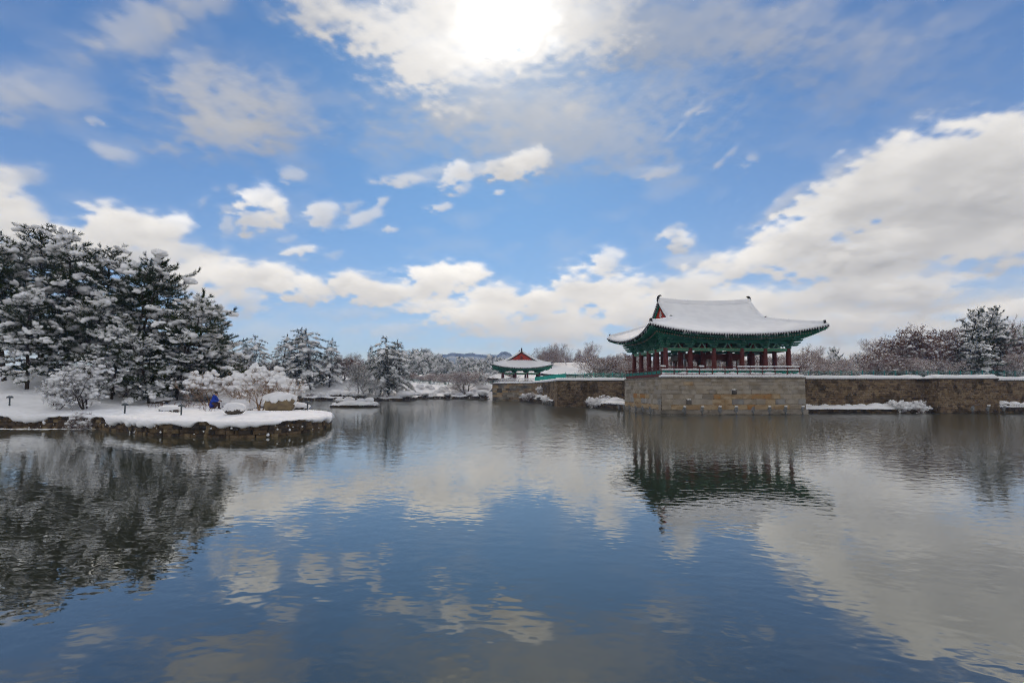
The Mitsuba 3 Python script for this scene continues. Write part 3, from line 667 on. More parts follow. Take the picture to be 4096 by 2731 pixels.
def pavilion(name, label, fr, us, ws, D, far=False, gable_red='red_board'):
    """A hip-and-gable pavilion: columns at us x ws, eaves D['o'] beyond them. Heights in metres above the water."""
    k = name
    tag(k, label, 'pavilion')
    cu, cw = (us[0] + us[-1]) / 2, (ws[0] + ws[-1]) / 2
    hu, hw = (us[-1] - us[0]) / 2, (ws[-1] - ws[0]) / 2
    A, B, G, Wg = hu + D['o'], hw + D['o'], D['G'], D['Wg']
    zc0, ze0, zcg, zeg, zc1, ze1 = D['z']
    inset = D['inset']
    sg = 1 - Wg / B
    def prof(x, a, g, b):   # through (0,a) (sg,g) (1,b)
        t = np.asarray(x, float)
        q = (g - a - (b - a) * sg) / (sg * (sg - 1))
        return a + (b - a) * t + q * t * (t - 1)
    zc = lambda s: prof(s, zc0, zcg, zc1)
    def ze(s):
        s = np.asarray(s, float)
        low = ze0 + (zeg - ze0) * (s / sg) - .10 * np.sin(np.pi * np.clip(s / sg, 0, 1))
        t = np.clip((s - sg) / (1 - sg), 0, 1)
        return np.where(s < sg, low, zeg + (ze1 - zeg) * (.72 * t + .28 * t * t))
    def front(s, w, lift=0.0):
        s, w = np.broadcast_arrays(np.asarray(s, float), np.asarray(w, float))
        end = np.where(s < sg, A + (G - A) * s / sg, G)
        b = (B - inset * (1 - w * w) * (1 - s)) * (1 - s)
        z = zc(s) + (ze(s) - zc(s)) * np.abs(w) ** 2.3
        return np.stack([w * end, -b, z + lift], -1)
    def side(r, w, lift=0.0):
        r, w = np.broadcast_arrays(np.asarray(r, float), np.asarray(w, float))
        a = A - inset * (1 - w * w) * (1 - r); a = a + (G - a) * r
        zs = zc0 + (zcg + D['gs'] - zc0) * (.82 * r + .18 * r * r)
        z = zs + (ze(r * sg) - zs) * np.abs(w) ** 2.3
        return np.stack([-a, w * (B + (Wg - B) * r), z + lift], -1)
    ctr = np.array([cu, cw, 0])
    flip = np.array([-1, -1, 1.0])
    roof = k + '__roof'
    tiles_u, tiles_w = int(2 * A / .26), int(2 * B / .26)
    th = D['snow']
    snow, tile, soffit = M(), M(), M()
    for fn, n, top in ((front, tiles_u, 1.0), (side, tiles_w, 1.0)):
        per = 6 if not far else 2
        wv = np.linspace(-1, 1, n * per + 1)
        sv = np.concatenate([[0, .006, .015, .03, .05, .075], np.linspace(.10, 1, 34)])
        S, Wv = np.meshgrid(sv, wv, indexing='ij')
        P = fn(S, Wv)
        ripple = -.030 * np.cos(np.pi * n * (Wv + 1)) * (np.exp(-S / .04) + .7 * np.exp(-((S - .10) / .025) ** 2))
        if far: ripple = ripple * 0
        swell = .05 * (meshkit.fbm(P * .9 + 5, 3, 3) - .5)
        P[..., 2] += (ripple + swell + th * (.55 + .45 * smooth01(0, .03, S)))
        cw_ = np.cos(np.pi * n * (wv + 1))
        rim = fn(np.full_like(wv, -.004), wv); rim[:, 2] += -.045 - .085 * cw_
        rim2 = fn(np.full_like(wv, .02), wv); rim2[:, 2] -= .04 + .085 * cw_
        P = np.concatenate([rim2[None], rim[None], P], 0)
        wt = np.linspace(-1, 1, 41); S2, W2 = np.meshgrid(np.linspace(0, 1, 14), wt, indexing='ij')
        Q = fn(S2, W2, -.05); Q0 = fn(np.zeros(41), wt, -.17)
        Q = np.concatenate([Q0[None], Q], 0)
        S3, W3 = np.meshgrid(np.linspace(.006, 1, 14), wt, indexing='ij')
        U = fn(S3, W3, -.30)
        for sgn in (1, -1):
            f = flip if sgn < 0 else 1.0
            for mm, X in ((snow, P), (tile, Q), (soffit, U)):
                v, q = gridmesh(X * f + ctr); mm.add(fr(v), q)
    put(roof, tile, 'dark_tile', smooth=35)
    labels[roof] = {'label': 'curved grey tile roof under thick snow'}
    put(key(roof + '__snow'), snow, 'snow_look', smooth=True)
    put(roof + '__soffit', soffit, 'bracket_green', smooth=True)
    # tile ends, rafters
    ends, fly, raf, tips = M(), M(), M(), M()
    def along(fn, n, L, hl):
        for i in range(n):
            w = -1 + (2 * i + 1) / n
            p0, p1 = fn(0.0, w), fn(.06, w)
            yield w, p0, (p1 - p0) / np.linalg.norm(p1 - p0)
    for fn, n, other, half in ((front, tiles_u, hw, hu), (side, tiles_w, hu, hw)):
        for w, p0, d in along(fn, n, 0, 0):
            for sgn in (1, -1):
                f = flip if sgn < 0 else np.ones(3)
                o, dd = p0 * f + ctr, d * f
                a, b = o - dd * .07 + [0, 0, -.06], o + dd * .45 + [0, 0, -.05]
                m = M().tube(fr([a, b]), .072, 6) if not far else None
                if far: ends.tube(fr([a, b]), .085, 5)
                else: part(roof, 'eave_tile', m, 'dark_tile')
                # flying rafter (square) and round rafter below it; both run straight in from the eave
                inn = np.array([0, 1, 0]) if fn is front else np.array([1, 0, 0]); inn = inn * f
                edge = abs(w) * (A if fn is front else B)
                over = (edge - half) if edge > half else 0
                l1 = max(.35, min(1.15, D['o'] - over + .15)); l2 = max(0, min(1.7, D['o'] - over - .75))
                sl = np.array([inn[0], inn[1], .30])
                q0 = o + inn * .16 + [0, 0, -.30]
                e0, e1 = fr(q0)[0], fr(q0 + sl * l1)[0]
                fly_m = M().tube([e0, e1], .062, 4)
                tip = M().box(e0 - (e1 - e0) / np.linalg.norm(e1 - e0) * .006, (.085, .02, .085), fr.ax if fn is front else np.array([fr.w, -fr.u, [0, 0, 1]]))
                if far: fly.add(*fly_m.mesh()); tips.add(*tip.mesh())
                else:
                    q = part(k, 'flying_rafter', fly_m, 'green_paint'); put(q + '__end', tip, 'pale_green')
                if l2 > .2:
                    r0 = o + inn * .98 + [0, 0, -.42]
                    a, b = fr(r0)[0], fr(r0 + sl * l2)[0]
                    rm = M().tube([a, b], .07, 7); u_ = (b - a) / np.linalg.norm(b - a)
                    tp = M().tube([a - u_ * .008, a + u_ * .004], .056, 7)
                    if far: raf.add(*rm.mesh()); tips.add(*tp.mesh())
                    else:
                        q = part(k, 'rafter', rm, 'green_paint'); put(q + '__end', tp, 'rafter_end')
    if far:
        tag(part(roof, 'eave_tiles', ends, 'dark_tile'), kind='stuff'); tag(part(k, 'rafters', fly.add(*raf.mesh()), 'green_paint'), kind='stuff'); tag(part(k, 'rafter_ends', tips, 'pale_green'), kind='stuff')
    if not far:
        ir = np.random.default_rng(21)
        for fn, sgn, n in ((front, 1, 34), (side, 1, 22)):
            for w in ir.uniform(-.97, .97, n):
                o = fn(0.0, w) + ctr + [0, 0, -.10]; L = ir.uniform(.15, .55) * ir.uniform(.4, 1)
                put(key(roof + '__icicle'), M().tube(fr([o, o - [0, 0, L * .5], o - [0, 0, L]]), [.028, .018, .003], 5), 'ice_look')
    # corner rafters
    for su in (-1, 1):
        for sw in (-1, 1):
            a = np.array([cu + su * (A - .25), cw + sw * (B - .25), ze0 - .34]); b = np.array([cu + su * (hu - .2), cw + sw * (hw - .2), D['purlin'] + .25])
            part(k, 'corner_rafter', M().tube(fr([a, (a + b) / 2 + [0, 0, -.05], b]), [.15, .17, .17], 4), 'green_paint')
            c2 = np.array([cu + su * (A - 1.2), cw + sw * (B - 1.2), ze0 - .75])
            part(k, 'corner_rafter', M().tube(fr([c2, b - [0, 0, .15]]), [.15, .16], 4), 'green_paint')
    # ridges: main, descending and hip; snow-covered, with dark end pieces
    def ridge(pts, w, h, nm, tail=True):
        p = fr(np.asarray(pts)); n = len(p)
        t = np.gradient(p, axis=0); t /= np.linalg.norm(t, axis=1, keepdims=True); s = np.cross(t, [0, 0, 1.0]); s /= np.linalg.norm(s, axis=1, keepdims=True)
        def sweep(pr):
            rows = np.stack([p + s * a + np.array([0, 0, b]) for a, b in pr], 1); c = len(pr)
            i, j = np.meshgrid(np.arange(n - 1), np.arange(c), indexing='ij')
            q = np.stack([i * c + j, (i + 1) * c + j, (i + 1) * c + (j + 1) % c, i * c + (j + 1) % c], -1).reshape(-1, 4)
            v = rows.reshape(-1, 3); f = np.vstack([q[:, [0, 1, 2]], q[:, [0, 2, 3]]])
            f = np.vstack([f, [[0, x, x + 1] for x in range(1, c - 1)], [[(n - 1) * c, (n - 1) * c + x + 1, (n - 1) * c + x] for x in range(1, c - 1)]])
            return v, f
        q = key(roof + '__' + nm)
        put(q, sweep([(-w * .4, -.25), (w * .4, -.25), (w * .4, h * .55), (-w * .4, h * .55)]), 'dark_tile')
        put(key(roof + '__snow'), sweep([(-w * .66, -h * .35), (w * .66, -h * .35), (w * .6, h * .62), (w * .36, h * .95), (0, h * 1.08), (-w * .36, h * .95), (-w * .6, h * .62)]), 'snow_look', smooth=50)
    xs = np.linspace(-1, 1, 41)
    mr = front(np.ones_like(xs), xs); mr[:, 1] = 0
    ridge(mr * [1.03, 1, 1] + ctr + [0, 0, .02], D['rw'], D['rh'], 'ridge')
    for f in (np.array([1, 1, 1]), np.array([-1, 1, 1]), np.array([1, -1, 1]), np.array([-1, -1, 1])):
        ss = np.linspace(sg - .01, .995, 16)
        ridge(front(ss, np.ones_like(ss)) * f + ctr + [0, 0, .06], .42, .30, 'descending_ridge')
        ss = np.linspace(.045, sg, 16)
        ridge(front(ss, np.ones_like(ss)) * f + ctr + [0, 0, .06], .36, .30, 'hip_ridge')
        for s0, hh in ((.04, .42), (sg - .012, .42)):
            p = front(s0, 1.0) * f + ctr
            put(key(roof + '__ridge_end'), M().box(fr(p + [0, 0, .24])[0], (.26, .26, hh), fr.ax @ np.eye(3), .7), 'dark_tile')
    # ridge ornaments: hooked finials
    for sgn in (-1, 1):
        e = np.array([sgn * G * 1.03, 0, ze1]) + ctr
        o = [(.20, -.15), (.24, .35), (.16, .62), (-.02, .80), (-.24, .82), (-.40, .68), (-.27, .66), (-.14, .60), (-.06, .42), (-.20, .20), (-.24, -.1)]
        v = np.array([(sgn * x, -.14, z) for x, z in o] + [(sgn * x, .14, z) for x, z in o]) * D['orn'] + e
        n = len(o)
        tri = trimesh.creation.triangulate_polygon(Polygon(o), engine='earcut')[1]
        f = [(i, (i + 1) % n, n + (i + 1) % n) for i in range(n)] + [(i, n + (i + 1) % n, n + i) for i in range(n)]
        f = np.vstack([f, tri, tri[:, ::-1] + n])
        put(key(roof + '__ridge_ornament'), (fr(v), f), 'dark_tile')
    # gables
    for sgn in (-1, 1):
        gx = sgn * (G - .10)
        ss = np.linspace(sg, .97, 14); E = front(ss, np.ones_like(ss))
        P0 = [(gx, y, z - .12) for _, y, z in E]; P1 = [(gx, -y, z - .12) for _, y, z in E[::-1]]
        base = D['z'][3] - .25
        poly = np.array(P0 + P1 + [(gx, Wg, base - .3), (gx, -Wg, base - .3)])
        tri = trimesh.creation.triangulate_polygon(Polygon(poly[:, 1:]).buffer(0), engine='earcut')
        v = np.column_stack([np.full(len(tri[0]), gx), tri[0]])
        g = key(k + '__gable'); put(g, (fr(v + ctr), tri[1]), gable_red)
        labels[g] = {'label': 'red boarded gable'}
        top = ze1 - .5
        nb = int(2 * Wg / .22)
        for i in range(1, nb):
            y = -Wg + 2 * Wg * i / nb
            zt = np.interp(Wg - abs(y), Wg - np.abs(E[:, 1]), E[:, 2]) - .25
            if zt > base + .1:
                put(key(g + '__batten'), M().box(fr(np.array([gx + sgn * .03, y, (zt + base) / 2]) + ctr)[0], (.05, .05, zt - base), fr.ax), gable_red)
        for sw in (-1, 1):
            bw = M(); a = np.array([(gx + sgn * .16, sw * -y, z - .10) for _, y, z in E]); 
            lo = a - [0, 0, .30]; out = np.array([sgn * .06, 0, 0])
            X = np.stack([a, lo, lo + out, a + out], 1) + ctr; n = len(a)
            i, j = np.meshgrid(np.arange(n - 1), np.arange(4), indexing='ij')
            q = np.stack([i * 4 + j, (i + 1) * 4 + j, (i + 1) * 4 + (j + 1) % 4, i * 4 + (j + 1) % 4], -1).reshape(-1, 4)
            if not far: put(key(g + '__bargeboard'), bw.add(fr(X.reshape(-1, 3)), q), 'green_paint')
            # verge tiles, each with its pillow of snow
            nv = 13 if not far else 15
            for i in range(nv):
                s = sg + (.985 - sg) * (i + .5) / nv
                p = front(s, 1.0); p = np.array([gx, sw * -p[1], p[2] - .10])
                q = key(roof + '__verge_tile')
                put(q, M().tube(fr(np.array([p + [sgn * -.2, 0, .0], p + [sgn * .42, 0, -.06]]) + ctr), .085, 6), 'dark_tile')
                if not far:
                    put(q + '__snow', blobs(M(), fr(p + [sgn * .12, 0, .10] + ctr), np.array([[.34, .095, .10]]), 1, .08, np.random.default_rng(i), np.array([fr.ax])), 'plain_snow_look', smooth=True)
        # the carved ornament in the gable
        zc_ = base + (ze1 - base) * (.40 if not far else .34)
        m = M(); gx2 = gx + sgn * .07; c0 = np.array([gx2, 0, zc_]) + ctr
        sc = D['emb']
        for a, b in (((0, .62), (-.50, -.10)), ((0, .62), (.50, -.10)), ((0, .36), (-.30, -.16)), ((0, .36), (.30, -.16)), ((-.50, -.10), (-.38, .02)), ((.50, -.10), (.38, .02)), ((0, .62), (0, -.40)),
                     ((-.30, -.16), (0, .02)), ((.30, -.16), (0, .02)), ((-.18, -.34), (0, -.10)), ((.18, -.34), (0, -.10))):
            m.tube(fr([c0 + np.array([0, a[0], a[1]]) * sc, c0 + np.array([0, b[0], b[1]]) * sc]), .028 * sc, 4)
        put(key(g + '__ornament'), m, 'white_paint' if not far else 'dark_tile')
    # columns, inner columns
    zb, zt = D['floor'], D['beam'] + .30
    cols = [(u, w) for u in us for w in ws if u in (us[0], us[-1]) or w in (ws[0], ws[-1])]
    inner = [(u, w) for u in us[1:-1] for w in D.get('inner_w', []) ]
    for u, w in cols + inner:
        r = D['col'] * (1.08 if (u, w) in inner else 1)
        p = fr([(u, w, z) for z in np.linspace(zb, zt if (u, w) not in inner else zt + 1.6, 7)])
        part(k, 'column', M().tube(p, np.linspace(r * 1.06, r * .86, 7), 14), 'red_wood', smooth=40)
        if (u, w) in cols:
            part(k, 'column_base', M().tube(fr([(u, w, zb - .12), (u, w, zb + .05)]), [r * 1.7, r * 1.35], 12), 'grey_stone_b', smooth=30)
    # tie beams, lintels and purlins round the four sides
    runs = [(us, ws[0], 'u', -1), (us, ws[-1], 'u', 1), (ws, us[0], 'w', -1), (ws, us[-1], 'w', 1)]
    def span(a, b, fix, ax_, z, h, d, bs, nm, out=0.0):
        if ax_ == 'u': c, size = ((a + b) / 2, fix + out, z), (b - a, d, h)
        else: c, size = (fix + out, (a + b) / 2, z), (d, b - a, h)
        return part(k, nm, M().box(fr(c)[0], size, fr.ax), bs)
    for ps, fix, ax_, sg_ in runs:
        for a, b in zip(ps[:-1], ps[1:]):
            r = D['col'] * .8
            bm = span(a + r, b - r, fix, ax_, D['beam'] + .14, .29, .20, 'beam_paint_%d' % D['id'], 'tie_beam')
            if not far:
                # painted panel bounds on the beam
                for f_ in (.14, .33, .67, .86):
                    x = a + (b - a) * f_
                    span(x - .012, x + .012, fix, ax_, D['beam'] + .14, .27, .215, 'white_paint', 'tie_beam_%s' % 'mark') if False else None
            # the splayed strut in the middle of each bay
            if D['z'][0] > 7.5:
                c = (a + b) / 2; m = M()
                for s in (-1, 1):
                    for dx in (.0, .09):
                        q0, q1 = (c + s * (.05 + dx * .2), D['beam'] + .80), (c + s * (.34 + dx), D['beam'] + .30)
                        pts = [(q0[0], fix, q0[1]), (q1[0], fix, q1[1])] if ax_ == 'u' else [(fix, q0[0], q0[1]), (fix, q1[0], q1[1])]
                        m.tube(fr(pts), .035, 4)
                part(k, 'strut', m, 'pale_green')
        a, b = ps[0], ps[-1]
        for z, h, d, out, bs, nm in ((D['beam'] + .93, .20, .18, 0, 'bracket_green', 'lintel'), (D['beam'] + 1.30, .16, .16, 0, 'bracket_green', 'lintel'), (D['purlin'] - .22, .22, .14, sg_ * .62, 'bracket_green', 'lintel'),
                                     (D['purlin'] + .06, .30, .26, sg_ * .0, 'green_paint', 'purlin'), (D['purlin'] + .0, .22, .22, sg_ * .75, 'green_paint', 'purlin')):
            e = .75 if out else .35
            span(a - e, b + e, fix, ax_, z, h, d, bs, nm, out)
        # infill boards above the lintel
        span(a, b, fix, ax_, (D['beam'] + .93 + D['purlin']) / 2, D['purlin'] - D['beam'] - .95, .05, 'bracket_green', 'infill_board')
        # bracket sets on the columns
        for q in ps:
            if ax_ == 'w' and q in (ps[0], ps[-1]): continue
            c = (q, fix) if ax_ == 'u' else (fix, q)
            corner = q in (ps[0], ps[-1])
            b_ = key(k + '__bracket'); m = M()
            m.box(fr((c[0], c[1], D['beam'] + .38))[0], (.42, .42, .20), fr.ax)
            for lv, (L, z) in enumerate(((.95, .50), (1.25, .72), (1.55, .98), (1.75, 1.24))):
                perp = 'w' if ax_ == 'u' else 'u'
                profile_arm(m, fr, c, ax_, L, .19, .13, D['beam'] + z)
                profile_arm(m, fr, c, perp, L + .35, .19, .13, D['beam'] + z + .004)
                if corner:
                    su = -1 if c[0] < cu else 1; sw = -1 if c[1] < cw else 1
                    profile_arm(m, fr, c, 'd' if su * sw > 0 else 'e', L * 1.5 + .5, .19, .13, D['beam'] + z + .008)
                for s in (-1, 1):
                    for ax2 in (ax_, perp):
                        off = (s * L * .42, 0) if ax2 == 'u' else (0, s * L * .42)
                        m.box(fr((c[0] + off[0], c[1] + off[1], D['beam'] + z + .215))[0], (.17, .17, .08), fr.ax)
            put(b_, m, 'bracket_green' if far else 'bracket_paint')
            for s in (-1,):
                sg2 = sg_
                off = (0, sg2 * .98) if ax_ == 'u' else (sg2 * .98, 0)
                tip = np.array([c[0] + off[0], c[1] + off[1], D['beam'] + .98])
                dirv = np.array([off[0], off[1], 0]) / .98
                put(b_ + '__beak', M().tube(fr([tip - dirv * .1, tip + dirv * .12 + [0, 0, .03], tip + dirv * .38 + [0, 0, -.05]]), [.075, .06, .01], 4), 'bracket_green')
    # ceiling beams across
    for u in us[1:-1]:
        part(k, 'cross_beam', M().box(fr((u, cw, D['beam'] + 1.15))[0], (.34, 2 * hw, .42), fr.ax), 'green_paint')
        part(k, 'cross_beam', M().box(fr((u, cw, D['beam'] + .10))[0], (.22, 2 * hw, .22), fr.ax), 'bracket_green')
    part(k, 'ceiling', M().box(fr((cu, cw, D['purlin'] + .65))[0], (2 * hu + .6, 2 * hw + .6, .08), fr.ax), 'dark_stone')

def beam_paint(i, z0):
    def fn(p, n, uv):
        e = mikit.smoothstep(.030, .018, dr.abs(dr.abs(p.z - z0) - .105))
        base = mikit.mix((.016, .20, .115), (.03, .28, .165), mikit.fbm(p.x * 3, p.y * 3, p.z * 6, octaves=2))
        return mikit.mix(base, (.42, .40, .22), e * .8)
    scene['beam_paint_%d' % i] = two({'type': 'principled', 'base_color': mikit.proc(fn), 'roughness': .55, 'specular': .3})

US = [.95, 3.55, 6.05, 9.05, 11.55, 14.1]
WS = [1.2, 3.62, 6.05, 8.6, 11.1]
DB = dict(id=0, o=2.62, G=5.15, Wg=3.15, inset=.42, z=(7.98, 8.92, 9.78, 9.92, 12.15, 12.45), gs=.0, snow=.20, beam=6.45, purlin=7.92, floor=4.2, col=.255, rw=.62, rh=.36, orn=.82, emb=.85, inner_w=[3.62, 8.6])
beam_paint(0, 6.45 + .14)
pavilion('large_pavilion', 'large open pavilion on a tall stone base, red columns, green brackets, snowy roof', PF, US, WS, DB)

# ---- railing, floor and display case of the large pavilion
def fretwork(m, fr, a, b, fix, ax_, z0, z1, sgn):
    """Pierced panel of crossed and stepped bars."""
    w, h = b - a, z1 - z0
    bars = [((0, .5), (.28, .5)), ((.28, .12), (.28, .88)), ((.28, .12), (.72, .12)), ((.72, .12), (.72, .88)), ((.28, .88), (.55, .88)), ((.72, .5), (1, .5)), ((.45, .5), (.72, .5)), ((.45, .3), (.45, .7)), ((.12, 0), (.12, .5)), ((.88, .5), (.88, 1)), ((.12, .75), (.28, .75)), ((.72, .25), (.88, .25)), ((0, .96), (1, .96)), ((0, .04), (1, .04))]
    for (x0, y0), (x1, y1) in bars:
        q = [(a + w * x0, z0 + h * y0), (a + w * x1, z0 + h * y1)]
        pts = [(x, fix, z) for x, z in q] if ax_ == 'u' else [(fix, x, z) for x, z in q]
        m.tube(fr(pts), .027, 4)

def railing(k, fr, u0, u1, w0, w1, nu, nw, zz, snow_front=True):
    rng = np.random.default_rng(3)
    z0, z1, z2, z3 = zz    # bottom beam top, panel top, ... handrail
    for ax_, fix, a, b, n in (('u', w0, u0, u1, nu), ('w', u0, w0, w1, nw), ('w', u1, w0, w1, nw), ('u', w1, u0, u1, nu)):
        P = lambda x, z, o=0.0: (x, fix + o, z) if ax_ == 'u' else (fix + o, x, z)
        S = lambda L, d, h: (L, d, h) if ax_ == 'u' else (d, L, h)
        c = (a + b) / 2
        snowy = snow_front and ((ax_ == 'u' and fix == w0) or fix == u1)
        part(k, 'base_beam', M().box(fr(P(c, z0 - .14))[0], S(b - a + .1, .10, .27), fr.ax), 'red_wood')
        part(k, 'mid_rail', M().box(fr(P(c, z1 + .03))[0], S(b - a + .1, .085, .06), fr.ax), 'red_wood')
        part(k, 'handrail', M().tube(fr([P(a - .12, z3), P(b + .12, z3)]), .042, 8), 'red_wood', smooth=True)
        for i in range(n + 1):
            x = a + (b - a) * i / n
            part(k, 'post', M().box(fr(P(x, (z0 + z3) / 2 - .02))[0], (.075, .075, z3 - z0), fr.ax), 'red_wood')
        for i in range(n):
            x0, x1 = a + (b - a) * i / n + .04, a + (b - a) * (i + 1) / n - .04
            m = M(); fretwork(m, fr, x0, x1, fix, ax_, z0 + .02, z1 - .01, 1)
            q = part(k, 'fret_panel', m, 'teal_paint')
            if snowy:
                # snow on the middle rail, caught in the fretwork, and on the handrail where it has not slid off
                L = x1 - x0 + .05; xs = np.linspace(x0 - .02, x1 + .02, 14); xc = (x0 + x1) / 2
                sag = rng.uniform(.02, .06)
                v = [P(x, z1 + .06 + .055 + sag * .3 * math.sin((x - x0) / L * math.pi)) for x in xs]
                q2 = key(k + '__snow'); put(q2, M().tube(fr(v), np.concatenate([[.045], np.full(12, .072) + rng.uniform(-.008, .012, 12), [.04]]), 8), 'plain_snow_look', smooth=True)
                xs = np.linspace(x0 + .02, x1 - .02, 16); hh = .05 + .20 * np.clip(meshkit.fbm(np.stack([xs * 1.7, xs * 0 + i * 3, xs * 0], -1), 3, 5) - .25, 0, 1) * 1.3
                vv = np.vstack([fr([P(x, z0 - .01, -.05) for x in xs]), fr([P(x, z0 + h_, -.045) for x, h_ in zip(xs, hh)]), fr([P(x, z0 + h_, .06) for x, h_ in zip(xs, hh)]), fr([P(x, z0 - .01, .06) for x in xs])])
                r = np.arange(15)
                put(key(k + '__snow'), (vv, np.vstack([np.stack([r + 16 * s, r + 1 + 16 * s, r + 17 + 16 * s, r + 16 + 16 * s], 1) for s in range(3)])), 'plain_snow_look')
                keep = (ax_ == 'w') or i >= 6 or i in (0, 3)
                if keep:
                    s0 = x0 - .06 if (i >= 6 or ax_ == 'w') else x0 - .1
                    s1 = x1 + .06 if (i >= 6 or ax_ == 'w') else x0 + .45
                    xs = np.linspace(s0, s1, 12)
                    put(key(k + '__snow'), M().tube(fr([P(x, z3 + .075) for x in xs]), np.concatenate([[.05], np.full(10, .085) + rng.uniform(-.012, .016, 10), [.05]]), 8), 'plain_snow_look', smooth=True)
railing('large_pavilion__railing', PF, .16, 14.72, .42, 11.9, 11, 9, (4.07, 4.38, 4.43, 4.76))
labels['large_pavilion__railing'] = {'label': 'red and teal railing with pierced panels'}
part('large_pavilion', 'floor', M().box(PF((7.5, 6.15, 4.10))[0], (14.0, 11.0, .16), PF.ax), 'red_wood')
for w in np.linspace(.6, 11.6, 8):
    part('large_pavilion', 'floor_block', M().box(PF((.22, w, 3.78))[0], (.2, .18, .10), PF.ax), 'grey_stone_b')
# glass display case under a dark red frieze in the middle of the hall
scene['pane_glass'] = {'type': 'thindielectric', 'int_ior': 1.5}
c0, c1, d0, d1 = 4.3, 10.9, 4.2, 8.0
dc = 'display_case'
for a, b, fx, ax_ in ((c0, c1, d0, 'u'), (c0, c1, d1, 'u'), (d0, d1, c0, 'w'), (d0, d1, c1, 'w')):
    q = lambda x, z: (x, fx, z) if ax_ == 'u' else (fx, x, z)
    s = lambda L, d, h: (L, d, h) if ax_ == 'u' else (d, L, h)
    part(dc, 'frieze', M().box(PF(q((a + b) / 2, 6.02))[0], s(b - a, .07, .62), PF.ax), 'red_wood' if fx != c0 else 'blue_stone')
    part(dc, 'sill', M().box(PF(q((a + b) / 2, 4.40))[0], s(b - a, .08, .42), PF.ax), 'red_wood')
    n = 4 if ax_ == 'u' else 3
    for i in range(n + 1):
        part(dc, 'post', M().box(PF(q(a + (b - a) * i / n, 5.2))[0], (.10, .10, 1.25), PF.ax), 'dark_stone')
    for i in range(n):
        x0, x1 = a + (b - a) * i / n + .05, a + (b - a) * (i + 1) / n - .05
        v = PF([q(x0, 4.62), q(x1, 4.62), q(x1, 5.71), q(x0, 5.71)])
        part(dc, 'pane', (v, np.array([[0, 1, 2], [0, 2, 3]])), 'pane_glass')
tag(dc, 'glass display case with a dark red frieze in the middle of the large pavilion', 'display case')
# ---- the small pavilion: its gable end faces the camera
SF = Frame((6.3, 112.4), math.radians(93.5))
UW = [0.05, 2.78, 5.52, 8.25]
DS = dict(id=1, o=2.7, G=3.3, Wg=3.7, inset=.4, z=(7.15, 7.95, 8.55, 8.75, 10.65, 10.9), gs=.25, snow=.18, beam=5.85, purlin=7.15, floor=4.1, col=.23, rw=.5, rh=.34, orn=.95, emb=.9)
beam_paint(1, 5.85 + .14)
pavilion('small_pavilion', 'small pavilion far across the pond with its red gable facing the water', SF, [0.6, 3.4, 6.2], UW, DS, far=True)
def small_rail():
    k = 'small_pavilion__railing'
    fr = SF
    for ax_, fix, a, b, n in (('w', -.5, -.7, 9.0, 7), ('u', -.7, -.5, 7.2, 5), ('u', 9.0, -.5, 7.2, 5)):
        P = lambda x, z: (x, fix, z) if ax_ == 'u' else (fix, x, z)
        S = lambda L, d, h: (L, d, h) if ax_ == 'u' else (d, L, h)
        c = (a + b) / 2
        for z, h, bs, nm in ((3.95, .22, 'red_wood', 'base_beam'), (4.32, .07, 'red_wood', 'mid_rail'), (4.68, .07, 'red_wood', 'handrail')):
            part(k, nm, M().box(fr(P(c, z))[0], S(b - a, .1, h), fr.ax), bs)
        for z, h in ((4.41, .13), (4.77, .13), (4.10, .10)):
            part(k, 'snow', M().box(fr(P(c, z))[0], S(b - a, .30, h * 1.35), fr.ax), 'plain_snow_look')
        for i in range(n + 1):
            part(k, 'post', M().box(fr(P(a + (b - a) * i / n, 4.35))[0], (.1, .1, .8), fr.ax), 'red_wood')
        for i in range(n):
            m = M(); fretwork(m, fr, a + (b - a) * i / n + .05, a + (b - a) * (i + 1) / n - .05, fix, ax_, 4.08, 4.28, 1)
            part(k, 'fret_panel', m, 'white_paint' if ax_ == 'w' else 'teal_paint')
    part('small_pavilion', 'floor', M().box(fr((3.3, 4.15, 3.98))[0], (7.2, 8.6, .16), fr.ax), 'red_wood')
    part('small_pavilion', 'plinth', M().box(fr((3.3, 4.15, 3.72))[0], (8.2, 9.8, .34), fr.ax), 'grey_stone_c')
small_rail()

# ------------------------------------------------------------------ trees
FH = {}
def unit(v): return v / (np.linalg.norm(v, axis=-1, keepdims=True) + 1e-12)

def needles(m, pos, dirs, rng, n=9, L=.24, w=.020, spread=.75):
    """Tufts of needles: n slim triangles round each shoot."""
    pos, dirs = np.repeat(pos, n, 0), np.repeat(unit(dirs), n, 0)
    k = len(pos)
    d = unit(dirs + spread * rng.normal(0, .6, (k, 3)))
    s = unit(np.cross(d, rng.normal(0, 1, (k, 3))))
    l = L * rng.uniform(.7, 1.2, (k, 1)); o = pos + dirs * rng.uniform(-.35, .35, (k, 1)) * L
    a, b, c = o - s * w, o + s * w, o + d * l
    v = np.stack([a, b, c], 1).reshape(-1, 3)
    return m.add(v, np.arange(3 * k).reshape(-1, 3))

